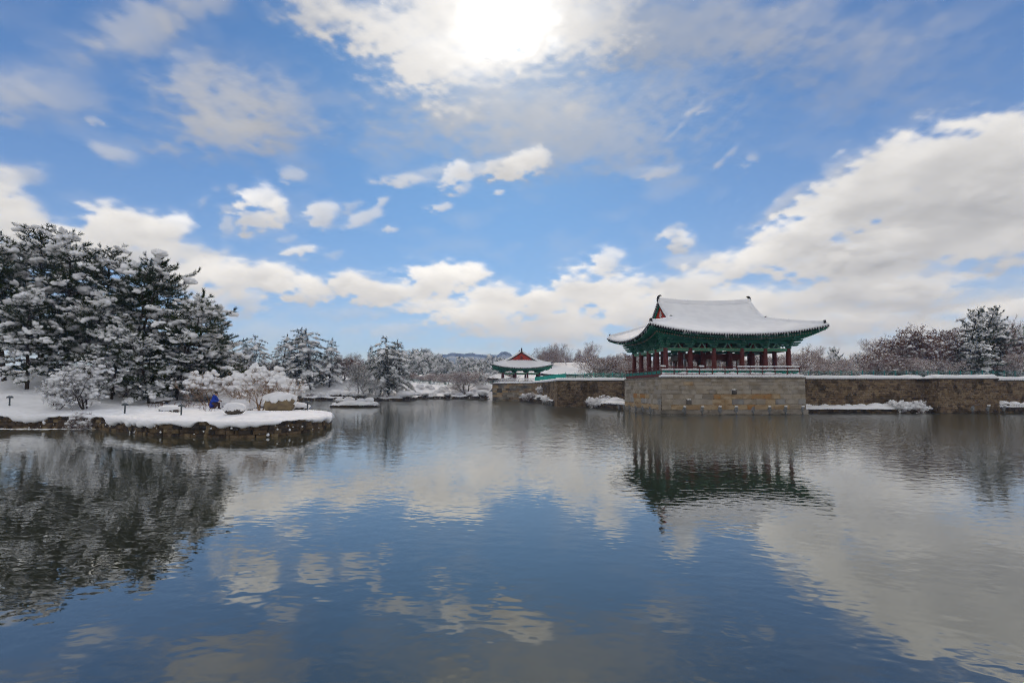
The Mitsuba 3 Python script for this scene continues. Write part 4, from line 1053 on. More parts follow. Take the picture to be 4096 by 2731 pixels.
def segs(m, A, B, ra, rb, sides=3):
    """Many tapered sticks at once."""
    A, B = np.asarray(A, float), np.asarray(B, float)
    if len(A) == 0: return m
    t = unit(B - A)
    a = unit(np.cross(t, np.where(np.abs(t[:, 2:]) < .9, [0, 0, 1.], [1., 0, 0]))); b = np.cross(t, a)
    an = np.arange(sides) * 2 * np.pi / sides
    ring = np.cos(an)[None, :, None] * a[:, None] + np.sin(an)[None, :, None] * b[:, None]
    v = np.concatenate([A[:, None] + ring * np.reshape(ra, (-1, 1, 1)), B[:, None] + ring * np.reshape(rb, (-1, 1, 1))], 1)
    j = np.arange(sides); j1 = (j + 1) % sides
    f = np.vstack([np.stack([j, j1, j1 + sides], 1), np.stack([j, j1 + sides, j + sides], 1)])
    return m.add(v.reshape(-1, 3), (f[None] + (np.arange(len(A)) * 2 * sides)[:, None, None]).reshape(-1, 3))

def snow_strips(m, A, B, w, h, lift=0.0):
    """Snow lying along sticks: a rounded ridge of triangular section on top of each."""
    A, B = np.asarray(A, float), np.asarray(B, float)
    if len(A) == 0: return m
    t = unit(B - A); s = unit(np.cross(t, [0, 0, 1.0])); up = unit(np.cross(s, t)); up = np.where(up[:, 2:] < 0, -up, up)
    w, h = np.reshape(w, (-1, 1)), np.reshape(h, (-1, 1))
    L = np.reshape(lift, (-1, 1)) if np.ndim(lift) else lift
    A2, B2 = A + up * L, B + up * L
    mid = (A2 + B2) / 2
    v = np.stack([A2, B2, mid + s * w, mid - s * w, mid + up * h], 1)
    f = np.array([[0, 2, 4], [2, 1, 4], [1, 3, 4], [3, 0, 4], [0, 3, 2], [1, 2, 3]])
    return m.add(v.reshape(-1, 3), (f[None] + (np.arange(len(A)) * 5)[:, None, None]).reshape(-1, 3))

def pine(name, seed, H, R, crown0, nb, droop, snow, needle='needle_green', tips=1.25, lean=.05, multi=1, tuft=11, nl=.29, nw=.022, big=60, step=.23, shape='broad', bark='bark_dark', bsub=2, trunk_r=.017):
    """A snow-laden conifer as a group of trunk, branches, needles and snow."""
    rng = np.random.default_rng(seed)
    trunk, limb, green, white = M(), M(), M(), M()
    P_, D_, S_ = [], [], []
    bigc, bigr = [], []
    tri_count = 0
    for st in range(multi):
        az0 = rng.uniform(0, 6.28); ln = lean * (1 if multi == 1 else 3.2)
        hh = H * (1 if st == 0 else rng.uniform(.75, .95))
        zs = np.linspace(0, hh, 12)
        wob = np.cumsum(rng.normal(0, .012 * H, (12, 2)), 0) * np.linspace(0, 1, 12)[:, None]
        tp = np.column_stack([math.cos(az0) * ln * zs + wob[:, 0], math.sin(az0) * ln * zs + wob[:, 1], zs - .3 * (zs == 0)])
        r0 = trunk_r * H * (1 if multi == 1 else .75)
        tr = r0 * (1 - .93 * (zs / hh)) ** .9 + .012
        trunk.tube(tp, tr, 8)
        k = int(nb / multi)
        for b in range(k):
            f = crown0 + (1 - crown0) * ((b + rng.uniform(0, 1)) / k) ** .92
            h = f * hh
            base = np.array([np.interp(h, zs, tp[:, 0]), np.interp(h, zs, tp[:, 1]), h])
            q = (f - crown0) / (1 - crown0)
            if shape == 'broad': rad = R * (.35 + .85 * math.sin(math.pi * min(1, .16 + .80 * q)) ** .8) * (1 - .55 * q ** 3)
            elif shape == 'cone': rad = R * (1.08 - q) ** .8 * (.8 + .4 * min(1, q * 5))
            else: rad = R * (.25 + .95 * math.sqrt(max(0, 1 - (2 * q - .9) ** 2 / 1.3)))
            rad *= rng.uniform(.72, 1.12)
            az = b * 2.4 + rng.uniform(-.5, .5)
            el = (.55 * q - .10 * (1 - q)) + rng.uniform(-.12, .15) - .22 * droop
            n = 9
            u = np.linspace(0, 1, n)
            out = np.array([math.cos(az), math.sin(az), 0])
            side = np.array([-out[1], out[0], 0])
            curve_ = rng.normal(0, .12)
            z = rad * (math.tan(el) * u - droop * .62 * u ** 2 + (.16 + .10 * q) * tips * u ** 4)
            bp = base + out * (rad * u)[:, None] + side * (rad * curve_ * u ** 2)[:, None] + np.array([0, 0, 1.0]) * z[:, None]
            bp[1:] += rng.normal(0, .03, (n - 1, 3))
            limb.tube(bp, np.linspace(max(.02, r0 * .30 * (1 - .6 * q)), .012, n), 4, False)
            # snow lies along the branch
            snow_strips(white, bp[:-1][rng.random(n - 1) < snow], bp[1:][:0] if False else bp[1:][:len(bp[:-1][rng.random(n - 1) < 0])], .05, .05) if False else None
            sel = rng.random(n - 1) < .8 * snow
            snow_strips(white, bp[:-1][sel], bp[1:][sel], .055, .06, .02)
            # side shoots
            ns = int(rad / step * 1.15)
            for s in range(ns):
                t = .18 + .82 * (s + rng.random()) / ns
                o = np.array([np.interp(t, u, bp[:, i]) for i in range(3)])
                i0 = min(int(t * (n - 1)), n - 2); dirb = unit(bp[i0 + 1] - bp[i0])
                sg = 1 if s % 2 else -1
                L = (.30 * rad * (1.05 - t) + .28) * rng.uniform(.7, 1.15)
                d = unit(dirb * .75 + side * sg * rng.uniform(.6, 1.1) + np.array([0, 0, rng.uniform(-.1, .3) * tips - .25 * droop]))
                e = o + d * L
                e[2] -= droop * .22 * L
                m_ = max(2, int(L / step))
                w_ = (np.arange(m_) + .6) / m_
                pp = o + (e - o) * w_[:, None] + np.array([0, 0, 1]) * (.10 * tips * w_ ** 2 * L)[:, None]
                limb.tube([o, e], [.012, .006], 3, False)
                P_.append(pp); D_.append(np.repeat((unit(e - o) + [0, 0, .30 * tips])[None], m_, 0))
                # twigs off the shoot
                if L > .6:
                    for v in range(int(L / .34)):
                        a = o + (e - o) * rng.uniform(.3, .95)
                        d2 = unit(d + unit(rng.normal(0, 1, 3)) * .9 + [0, 0, .15])
                        P_.append(a[None] + d2 * .16); D_.append(d2[None] + [[0, 0, .3 * tips]])
            P_.append(bp[-1:]); D_.append(unit(bp[-1:] - bp[-2:-1]) + [[0, 0, .5 * tips]])
            # heavy pillows of snow
            if rng.random() < .85 * big / nb * (1.35 - 1.1 * q):
                t = rng.uniform(.45, 1.0); o = np.array([np.interp(t, u, bp[:, i]) for i in range(3)])
                c = o + np.array([0, 0, .04]); nlob = rng.integers(7, 15); sc = rng.uniform(.7, 1.25) * (.19 + .015 * H)
                dd = unit(out * 1.0 + side * rng.normal(0, .4) + np.array([0, 0, -.25 - .5 * droop]))
                for w_ in range(nlob):
                    x = (w_ / nlob - .45) * 3.0 * sc
                    bigc.append(c + dd * x + side * rng.normal(0, .60 * sc) + np.array([0, 0, rng.normal(0, .16 * sc) - .12 * abs(x)]))
                    bigr.append(np.array([1.0, .9, .62]) * sc * rng.uniform(.34, .85) * rng.uniform(.75, 1.3, 3))
        # leader shoots at the top
        for w_ in range(int(9 * tips)):
            o = tp[-1] - np.array([0, 0, rng.uniform(0, .16 * H)]); d = unit(np.array([rng.normal(0, .45), rng.normal(0, .45), 1.0])); L = rng.uniform(.4, .9) * (.5 + .04 * H)
            w2 = np.linspace(.1, 1, 6)[:, None]
            limb.tube([o, o + d * L], [.02, .008], 3, False)
            P_.append(o + d * L * w2); D_.append(np.repeat((d * .5 + [0, 0, .3])[None], 6, 0))
    P, D = np.vstack(P_), np.vstack(D_)
    needles(green, P, D, rng, tuft, nl, nw, .8)
    # snow caught on the tufts
    patch = meshkit.noise(P * .50 + seed) * .65 + meshkit.noise(P * 1.25 + seed * 2) * .35     # wind left the snow in patches
    sel = rng.random(len(P)) < snow * np.clip(.14 + 4.4 * (patch - .455), .05, .95)
    c = P[sel]; d = unit(D[sel] * [1, 1, .4]); s = unit(np.cross(d, [0, 0, 1.0])); up = np.cross(s, d)
    k = len(c); sz = rng.uniform(.5, 1.2, (k, 1)) * nl * (.78 + .85 * smooth01(.48, .66, patch[sel]))[:, None]
    r = np.concatenate([sz * rng.uniform(.45, .80, (k, 1)), sz * rng.uniform(.26, .50, (k, 1)), sz * rng.uniform(.20, .36, (k, 1))], 1)
    blobs(white, c + np.array([0, 0, .22]) * nl, r, 0, .22, rng, np.stack([d, s, up], 1))
    if bigc: blobs(white, np.array(bigc), np.array(bigr), min(bsub, 1) if bsub < 2 else 2, .30, rng)
    v, f = trunk.mesh(); tm = mikit.ply((v, f), bark, smooth=50)
    g = {'type': 'shapegroup', 'trunk': tm, 'branches': mikit.ply(limb.mesh(), bark), 'needles': mikit.ply(green.mesh(), needle), 'snow': mikit.ply(white.mesh(), 'plain_snow_look', smooth=True)}
    scene[name] = g; FH[name] = max(m.mesh()[0][:, 2].max() for m in (limb, green, white))
    return sum(len(m.mesh()[1]) for m in (trunk, limb, green, white))

def broadleaf(name, seed, H, spread, levels, snow, bark, trunk0=.25, stems=1, leaves=0, twig=1.0, wide=.55, snow_w=1.0, balls=0, pal='twig_brown', r0=None, droop=0.0, leaf='leaf_brown', ball=.22, high=0):
    """A bare tree: forking limbs down to twigs, snow lying along them."""
    rng = np.random.default_rng(seed)
    wood, twigs, white, lf = M(), M(), M(), M()
    A, B, RA, RB, LV = [], [], [], [], []
    ends = []
    r0 = r0 or .020 * H
    stack = []
    for s in range(stems):
        a = s * 6.28 / stems + rng.uniform(0, 1.5); t = .10 if stems == 1 else rng.uniform(.25, .75) * spread
        stack.append((np.array([math.cos(a) * .08 * (stems > 1), math.sin(a) * .08 * (stems > 1), -.25]), unit(np.array([math.cos(a) * t, math.sin(a) * t, 1.0])), H * (trunk0 + .06), r0 * (1 if stems == 1 else .62), 0))
    while stack:
        p, d, L, r, lv = stack.pop()
        n = 4 if lv < 2 else 3
        q, dd, rr = p, d, r
        for i in range(n):
            dd = unit(dd + rng.normal(0, .13 + .03 * lv, 3) + np.array([0, 0, .07 - droop * .12 * lv]))
            e = q + dd * L / n; r2 = r * (1 - .40 * (i + 1) / n)
            A.append(q); B.append(e); RA.append(rr); RB.append(r2); LV.append(lv)
            # side branches leave along the way
            if lv < levels and (i >= 1 or lv > 0) and rng.random() < (.75 if lv else .5):
                az = rng.uniform(0, 6.28); sd = unit(np.cross(dd, [math.cos(az), math.sin(az), .3]))
                stack.append((e, unit(dd * (1 - wide * .6) + sd * wide * 1.1), L * rng.uniform(.55, .78), r2 * .62, lv + 1))
            q, rr = e, r2
        if lv < levels:
            for c in range(2 if rng.random() < .75 else 3):
                az = rng.uniform(0, 6.28); sd = unit(np.cross(dd, [math.cos(az), math.sin(az), .2]))
                stack.append((q, unit(dd + sd * wide * rng.uniform(.6, 1.2) * spread), L * rng.uniform(.62, .85), rr * .78, lv + 1))
        else: ends.append((q, dd))
    A, B, RA, RB, LV = np.array(A), np.array(B), np.array(RA), np.array(RB), np.array(LV)
    thick = LV <= 1
    segs(wood, A[thick], B[thick], RA[thick], RB[thick], 6)
    segs(twigs, A[~thick], B[~thick], np.maximum(RA[~thick], .0065 * twig), np.maximum(RB[~thick], .0055 * twig), 3)
    flat = np.abs(unit(B - A)[:, 2])
    sel = (rng.random(len(A)) < snow * (1.15 - .75 * flat)) & (flat < .96)
    w = np.maximum(RA[sel] * .9, .016 * snow_w * rng.uniform(.6, 1.4, sel.sum()))
    snow_strips(white, A[sel], B[sel], w, w * 1.1, RA[sel] * .6)
    E = np.array([e[0] for e in ends]); ED = np.array([e[1] for e in ends])
    if leaves:
        i = rng.integers(0, len(E), leaves); pos = E[i] + rng.normal(0, .16, (leaves, 3))
        needles(lf, pos, ED[i] + rng.normal(0, .8, (leaves, 3)), rng, 3, .14, .034, 1.2)
    if balls:
        ok = np.nonzero(E[:, 2] > high * H)[0]
        i = rng.choice(ok, min(balls, len(ok)), replace=False); k = len(i)
        sz = rng.uniform(.35, 1.0, (k, 1)) ** 1.3 * ball
        blobs(white, E[i] + [0, 0, .04], sz * rng.uniform(.7, 1.3, (k, 3)) * [1.15, 1.15, .75], 1, .25, rng)
    g = {'type': 'shapegroup', 'trunk': mikit.ply(wood.mesh(), bark, smooth=50), 'branches': mikit.ply(twigs.mesh(), pal), 'snow': mikit.ply(white.mesh(), 'plain_snow_look', smooth=True if balls else False)}
    if leaves: g['leaves'] = mikit.ply(lf.mesh(), leaf)
    scene[name] = g; FH[name] = max(m.mesh()[0][:, 2].max() for m in (wood, twigs, white))
    return sum(len(m.mesh()[1]) for m in (wood, twigs, white)) + leaves * 3

stats = {}
stats['a'] = pine('pine_form_a', 1, 12, 3.6, .22, 64, .30, .62, big=52)
stats['b'] = pine('pine_form_b', 2, 12, 3.9, .28, 60, .34, .66, multi=2, big=50)
stats['c'] = pine('pine_form_c', 3, 11, 3.4, .14, 66, .42, .68, big=60)
stats['d'] = pine('pine_form_d', 4, 9, 3.2, .10, 60, .46, .66, multi=2, big=58, tips=1.3)
stats['e'] = pine('pine_form_e', 9, 12, 3.5, .20, 46, .16, .40, big=16, tips=1.7, shape='cone')
stats['cedar'] = pine('cedar_form', 5, 15, 4.4, .16, 62, .85, .82, needle='needle_grey', tips=.5, nl=.42, nw=.034, tuft=7, big=40, step=.42, shape='cone')
stats['cedar_b'] = pine('cedar_form_b', 6, 14, 4.0, .20, 58, .95, .85, needle='needle_grey', tips=.45, nl=.42, nw=.034, tuft=7, big=36, step=.42, shape='round', multi=2)
stats['far_a'] = pine('far_pine_form_a', 7, 11, 3.2, .26, 32, .25, .88, needle='needle_grey', nl=.75, nw=.07, tuft=6, big=14, step=.70, shape='round', bsub=1, trunk_r=.014)
stats['far_b'] = pine('far_pine_form_b', 8, 11, 3.4, .18, 32, .35, .85, needle='needle_grey', nl=.75, nw=.07, tuft=6, big=14, step=.70, shape='broad', bsub=1, trunk_r=.014)
stats['bare_a'] = broadleaf('bare_form_a', 11, 9, .9, 5, .75, 'bark_grey', trunk0=.22, snow_w=1.6, twig=2.2, wide=.6)
stats['bare_b'] = broadleaf('bare_form_b', 12, 10, .75, 5, .55, 'pale_bark', trunk0=.30, snow_w=1.6, twig=2.4, wide=.5)
stats['bare_c'] = broadleaf('bare_form_c', 13, 7, 1.0, 4, .85, 'bark_grey', trunk0=.14, stems=4, snow_w=2.0, twig=2.0, wide=.6)
stats['brown'] = broadleaf('brown_leaf_form', 14, 8.5, 1.0, 4, 1.0, 'bark_dark', trunk0=.18, stems=2, snow_w=3.2, twig=1.6, wide=.7, leaves=4600, balls=240, ball=.17)
stats['brown_b'] = broadleaf('brown_leaf_form_b', 15, 8, 1.1, 4, 1.0, 'bark_dark', trunk0=.16, stems=3, snow_w=3.2, twig=1.6, wide=.7, leaves=4600, balls=240, ball=.17)
stats['myrtle'] = broadleaf('pruned_form', 16, 3.0, 1.0, 3, .75, 'bark_tan', trunk0=.38, stems=4, snow_w=1.5, twig=2.6, wide=.62, balls=150, ball=.235, high=.50, pal='bark_tan', r0=.085)
stats['snowy'] = broadleaf('snow_tree_form', 17, 4.4, 1.25, 4, .95, 'bark_dark', trunk0=.26, stems=3, snow_w=1.45, twig=1.6, wide=.75, balls=520, ball=.15, pal='bark_dark', r0=.11)
stats['bush'] = broadleaf('bush_form', 18, 2.0, 1.4, 3, .8, 'twig_brown', trunk0=.12, stems=15, snow_w=1.0, twig=1.3, wide=.8, pal='twig_brown', r0=.03, balls=120, ball=.10)
stats['islet'] = broadleaf('islet_tree_form', 19, 7.5, 1.0, 5, .85, 'bark_dark', trunk0=.22, stems=2, snow_w=1.5, twig=1.7, wide=.65, pal='bark_dark')
stats['white_bush'] = broadleaf('white_bush_form', 20, 1.6, 1.6, 3, 1.0, 'twig_brown', trunk0=.20, stems=11, snow_w=2.6, twig=1.6, wide=.8, pal='twig_brown', r0=.028, balls=260, ball=.12, droop=1.6)

def plant(base, form, x, y, s=1.0, rot=0.0, label=None, cat='tree', group=None, z=None, tilt=None, sz=None):
    k = key(base)
    z = float(ground_z(x, y)) - .05 if z is None else z
    t = T().translate([float(x), float(y), float(z)]).rotate([0, 0, 1], float(rot))
    if tilt: t = t.rotate(tilt[0], tilt[1])
    scene[k] = {'type': 'instance', 'form': {'type': 'ref', 'id': form}, 'to_world': t.scale([s, s, sz or s])}
    tag(k, label, cat, group)
    for q in ('snow', 'needles', 'leaves', 'branches'):
        if q in scene[form]: tag(k + '__' + q, kind='stuff')
    return k

def plant_px(base, form, px, top, Y, H, rot, label, cat='tree', group=None, squash=1.0):
    """A tree whose top shows at row `top` of the photograph when it stands Y metres north."""
    x = at(px, 1500, Y)[0]; z = float(ground_z(x, Y)); s = (at(px, top, Y)[2] - z) / FH[form]
    return plant(base, form, x, Y, s * squash, rot, label, cat, group, sz=s)
# --- the tall pines on the left shore
GP = 'snow-laden pines on the left shore'
for px, top, Y, form, H, rot, sq, lb in (
    (-150, 880, 47, 'pine_form_b', 12.6, 40, 1.0, 'snowy pine cut by the left edge of the photo'),
    (20, 900, 43, 'pine_form_b', 12.6, 100, .95, 'tall snowy pine with a thick leaning dark trunk at far left'),
    (165, 898, 49, 'pine_form_a', 12.6, 10, 1.1, 'tall snowy pine, second from the left edge, with a twin-tipped top'),
    (268, 902, 46, 'pine_form_c', 11.6, 200, .95, 'tall snowy pine third in the left cluster, behind the snow-tufted small tree'),
    (405, 970, 50, 'pine_form_a', 12.6, 150, 1.0, 'snowy pine in the middle of the left cluster, partly hidden behind its neighbours'),
    (520, 1000, 44.5, 'pine_form_b', 12.6, 260, 1.0, 'broad snowy pine with pillows of snow right of the middle of the left cluster'),
    (610, 1040, 50, 'pine_form_c', 11.6, 75, 1.0, 'snowy pine at the back of the left cluster where its top starts to fall'),
    (705, 1150, 44, 'pine_form_d', 9.6, 20, 1.15, 'lower snowy pine with a forked trunk at the right of the left cluster'),
    (800, 1190, 47, 'pine_form_c', 11.6, 310, 1.25, 'rightmost snowy pine of the left cluster with dark green shoots against the sky'),
    (450, 1235, 40.5, 'pine_form_d', 9.6, 130, 1.1, 'small heavily laden pine in front of the left cluster'),
    (600, 1290, 40.5, 'pine_form_d', 9.6, 250, 1.0, 'small drooping pine with big lumps of snow low in front of the cluster'),
    (110, 1130, 40.5, 'pine_form_c', 11.6, 280, 1.0, 'shorter snowy pine in front at far left'),
    (300, 1150, 43, 'pine_form_d', 9.6, 60, 1.1, 'mid-height snowy pine behind the small snow-tufted tree'),
    (850, 1330, 50, 'pine_form_a', 12.6, 90, 1.4, 'low pine branches reaching out at the right end of the left cluster')):
    plant_px('pine_tree', form, px, top, Y, H, rot, lb, 'pine tree', GP, sq)
# --- drooping conifers on the far bank left of centre
GC = 'drooping snowy conifers on the far bank'
for px, top, Y, form, H, rot, sq, lb in (
    (978, 1348, 112, 'cedar_form', 15.5, 0, .8, 'slim snowy conifer, leftmost on the far bank'),
    (1022, 1335, 114, 'cedar_form_b', 14.6, 50, 1.05, 'round-topped snowy conifer second from the left on the far bank'),
    (1128, 1330, 113, 'cedar_form', 15.5, 120, 1.3, 'drooping snowy conifer left of the tallest pair on the far bank'),
    (1202, 1302, 116, 'cedar_form', 15.5, 220, 1.25, 'tallest drooping snowy conifer on the far bank'),
    (1245, 1305, 113, 'cedar_form_b', 14.6, 300, 1.3, 'tall drooping conifer beside the tallest one, with a dark trunk at the slope'),
    (1318, 1347, 114, 'cedar_form', 15.5, 75, 1.15, 'drooping snowy conifer at the right end of the far group'),
    (1478, 1375, 110, 'cedar_form', 15.5, 180, .62, 'small-topped snowy conifer left of the one by the water'),
    (1555, 1340, 107.5, 'cedar_form_b', 14.6, 20, 1.2, 'drooping snowy conifer standing over the water on the far point'),
    (1600, 1352, 109, 'cedar_form', 15.5, 260, 1.1, 'drooping snowy conifer right behind the one on the far point'),
    (1520, 1440, 106.5, 'cedar_form_b', 14.6, 140, 1.3, 'low snowy conifer with branches sweeping down to the water')):
    plant_px('conifer_tree', form, px, top, Y, H, rot, lb, 'conifer', GC, sq)

# ------------------------------------------------------------------ woods on and behind the far bank
rf = np.random.default_rng(77)
# the pine wood left of the small pavilion
n = 0
for row, (Y0, top0) in enumerate(((172, 1446), (196, 1434), (224, 1426), (258, 1420))):
    for px in np.arange(1495 + row * 9, 2060, 27 - row * 1.0):
        x = px + rf.uniform(-9, 9); Y = Y0 + rf.uniform(-8, 8); top = top0 + rf.uniform(-18, 18) - 16 * (x < 1720) + 8 * (x > 1760)
        plant_px('wood_pine', ('far_pine_form_a', 'far_pine_form_b')[n % 2], x, top, Y, 11.3, rf.uniform(0, 360), 'snow-dusted pine in the wood beyond the far bank, left of the small pavilion', 'pine tree', 'pines of the wood beyond the far bank', 1.15); n += 1
for i, px in enumerate(np.arange(1490, 2060, 20)):
    plant_px('brush_tree', ('bare_form_c', 'brown_leaf_form', 'bare_form_a')[i % 3], px + rf.uniform(-8, 8), 1492 + rf.uniform(-14, 12), 152 + rf.uniform(-6, 6), 8, rf.uniform(0, 360), 'low snowy brush in front of the pine wood beyond the far bank', 'shrub', 'brush before the pine wood', 1.7)
# dark bare wood with a few pines on and around the mound right of the small pavilion
n = 0
for row, (Y0, top0) in enumerate(((205, 1436), (232, 1424), (262, 1418))):
    for px in np.arange(2085 + row * 11, 2560, 30):
        x = px + rf.uniform(-9, 9); Y = Y0 + rf.uniform(-7, 7); top = top0 + rf.uniform(-16, 16)
        plant_px('wood_tree', ('bare_form_a', 'far_pine_form_b', 'brown_leaf_form')[rf.choice(3, p=[.5, .2, .3])], x, top, Y, 10.0, rf.uniform(0, 360), 'tree in the dark snowy thicket behind the mound between the pavilions', 'tree', 'thicket behind the mound', 1.5); n += 1
for i, (px, top, sq) in enumerate(((2140, 1384, 1.0), (2182, 1388, .95), (2214, 1370, .8), (2266, 1366, 1.05), (2324, 1392, .7), (2358, 1364, .95))):
    plant_px('bare_tree', 'bare_form_b', px, top, 186 + 2.5 * (i % 3), 12.2, 55 * i, ('bare tree on the mound, first from the small pavilion', 'bare tree on the mound, second from the small pavilion', 'slim bare tree third on the mound', 'round-crowned bare tree in the middle of the mound', 'slim pale-trunked bare tree on the right slope of the mound', 'tall pale-trunked bare tree at the right end of the mound')[i], 'tree', None, sq)
# bushy brown trees and bare trees along the far bank, left to right
spots = [(925, 1395, 118, 'bare_form_a', 1.3), (945, 1445, 108.5, 'bare_form_c', 1.4), (900, 1430, 112, 'brown_leaf_form_b', 1.3), (1075, 1440, 116, 'bare_form_c', 1.6), (1160, 1450, 118, 'brown_leaf_form', 1.7),
         (1375, 1418, 121, 'brown_leaf_form_b', 1.2), (1418, 1402, 124, 'bare_form_a', 1.1), (1350, 1452, 119, 'bare_form_c', 1.5), (1455, 1450, 121, 'brown_leaf_form', 1.3), (1300, 1470, 121, 'bare_form_c', 1.6), (1010, 1455, 120, 'brown_leaf_form_b', 1.6)]
for i, (px, top, Y, form, sq) in enumerate(spots):
    plant_px('bank_tree', form, px, top, Y, 9.2, 47 * i, 'bare brownish tree among the conifers on the far bank', 'tree', 'brownish bare trees among the far conifers', sq)
plant_px('bare_tree', 'bare_form_c', 1868, 1474, 130, 7.6, 30, 'dark forked bare tree alone on the far bank left of the small pavilion', 'tree', None, 1.5)
plant_px('wood_pine', 'cedar_form_b', 1922, 1474, 136, 14.6, 30, 'white snow-covered conifer just left of the small pavilion', 'conifer', None, 1.2)
for i in range(34):
    px = rf.uniform(1600, 1965); d = rf.uniform(2, 9)
    Y = 127 + d if px > 1650 else 112 + d
    x = at(px, 1560, Y)[0]
    plant('bank_bush', 'white_bush_form', x, Y, rf.uniform(.9, 1.7), rf.uniform(0, 360), 'low bush buried in snow on the slope of the far bank', 'bush', 'snowed-up bushes on the far bank')
for i, (px, Y) in enumerate(((1500, 106.5), (1540, 105.6), (1590, 105.9), (1625, 107), (1470, 108), (1240, 108.6), (1262, 110), (1150, 109), (1290, 108))):
    x = at(px, 1560, Y)[0]
    plant('shore_bush', 'bush_form' if i % 2 else 'white_bush_form', x, Y, rf.uniform(.9, 1.6), 50 * i, 'snowy twiggy bush at the water edge under the far conifers', 'bush', 'bushes under the far conifers')
# thicket behind the left end of the large pavilion, and seen between its columns
for i, px in enumerate(np.arange(2385, 3130, 38)):
    plant_px('thicket_tree', ('bare_form_c', 'brown_leaf_form_b', 'bare_form_a')[i % 3], px + rf.uniform(-8, 8), 1418 + rf.uniform(-14, 20), 92 + rf.uniform(-6, 8), 8.6, rf.uniform(0, 360), 'snow-flecked bare tree in the thicket behind the large pavilion', 'tree', 'thicket behind the large pavilion', 1.4)
for i, px in enumerate(np.arange(2400, 3140, 44)):
    plant_px('thicket_tree', ('bare_form_c', 'bare_form_a')[i % 2], px + rf.uniform(-8, 8), 1440 + rf.uniform(-10, 16), 84 + rf.uniform(-3, 3), 8.3, rf.uniform(0, 360), 'snow-flecked bare tree in the thicket behind the large pavilion', 'tree', 'thicket behind the large pavilion', 1.5)
# right-hand trees behind the fence
right = [(3228, 1366, 84, 'bare_form_a', 9.6, 1.25, 'snowy bare tree with a wide fine crown just right of the large pavilion'),
         (3190, 1405, 80, 'bare_form_c', 7.6, 1.4, 'lower snowy bare tree beside the right corner of the large pavilion'),
         (3290, 1395, 95, 'bare_form_a', 9.6, 1.3, 'bare tree behind the gap right of the large pavilion'),
         (3345, 1380, 98, 'far_pine_form_a', 11.3, .7, 'slim dark pine, first right of the large pavilion'),
         (3400, 1412, 100, 'bare_form_c', 7.6, 1.6, 'low bare tree between the two slim dark pines'),
         (3440, 1400, 90, 'far_pine_form_b', 11.3, .65, 'second slim dark pine right of the large pavilion'),
         (3370, 1430, 86, 'bare_form_c', 7.6, 1.5, 'low snowy thicket tree behind the fence left of the brown-leaved trees'),
         (3500, 1420, 86, 'brown_leaf_form', 9.0, 1.2, 'small brown-leaved tree left of the larger brown-leaved pair'),
         (3555, 1336, 104, 'bare_form_a', 9.6, 1.45, 'round-crowned bare tree rising behind the brown-leaved trees'),
         (3610, 1312, 86, 'brown_leaf_form_b', 8.6, 1.0, 'brown-leaved snowy tree, left of the pair, with white limbs'),
         (3712, 1302, 84, 'brown_leaf_form', 9.0, 1.15, 'brown-leaved snowy tree, right of the pair, with white forked limbs'),
         (3560, 1400, 82, 'brown_leaf_form', 9.0, 1.2, 'low brown-leaved tree in front of the pair'),
         (3800, 1335, 88, 'brown_leaf_form_b', 8.6, 1.1, 'brown-leaved tree between the pair and the big pine'),
         (3660, 1420, 80, 'bare_form_c', 7.6, 1.3, 'white-limbed bare tree low behind the fence under the brown-leaved pair'),
         (3770, 1430, 80, 'bare_form_c', 7.6, 1.3, 'white-limbed bare tree low behind the fence left of the big pine'),
         (3880, 1228, 84, 'pine_form_e', 12.6, 1.05, 'dark pine at right, just left of the tallest one'),
         (3925, 1218, 86, 'pine_form_e', 12.6, 1.1, 'tallest dark pine behind the wall at right'),
         (3995, 1250, 85, 'pine_form_e', 11.6, 1.25, 'dark pine right of the tallest one, with broad pillows of snow'),
         (3940, 1340, 79, 'pine_form_d', 9.6, 1.25, 'low heavily laden pine in front of the tall dark pines'),
         (4050, 1262, 100, 'bare_form_a', 9.6, 1.3, 'tall bare tree at the right edge of the photo'),
         (4090, 1330, 84, 'brown_leaf_form', 9.0, 1.2, 'brown-leaved tree cut by the right edge of the photo'),
         (4140, 1290, 92, 'pine_form_a', 12.6, 1.1, 'pine just beyond the right edge'),
         (4060, 1400, 80, 'bare_form_c', 7.6, 1.3, 'white-limbed bare tree low behind the fence at the right edge')]
for i, (px, top, Y, form, H, sq, lb) in enumerate(right):
    plant_px('garden_tree' if 'pine_' not in form else 'garden_pine', form, px, top, Y, H, 67 * i + 20, lb, 'pine tree' if 'pine' in form else 'tree', None, sq)
for i, px in enumerate(np.arange(3200, 4200, 46)):
    plant_px('back_tree', ('bare_form_a', 'brown_leaf_form_b', 'bare_form_c')[i % 3], px, 1425 + rf.uniform(-18, 14) - (25 if px > 3500 else 0), 112 + rf.uniform(-5, 5), 8.6, rf.uniform(0, 360), 'tree of the background row behind the garden trees at right', 'tree', 'background row of trees at right', 1.6)
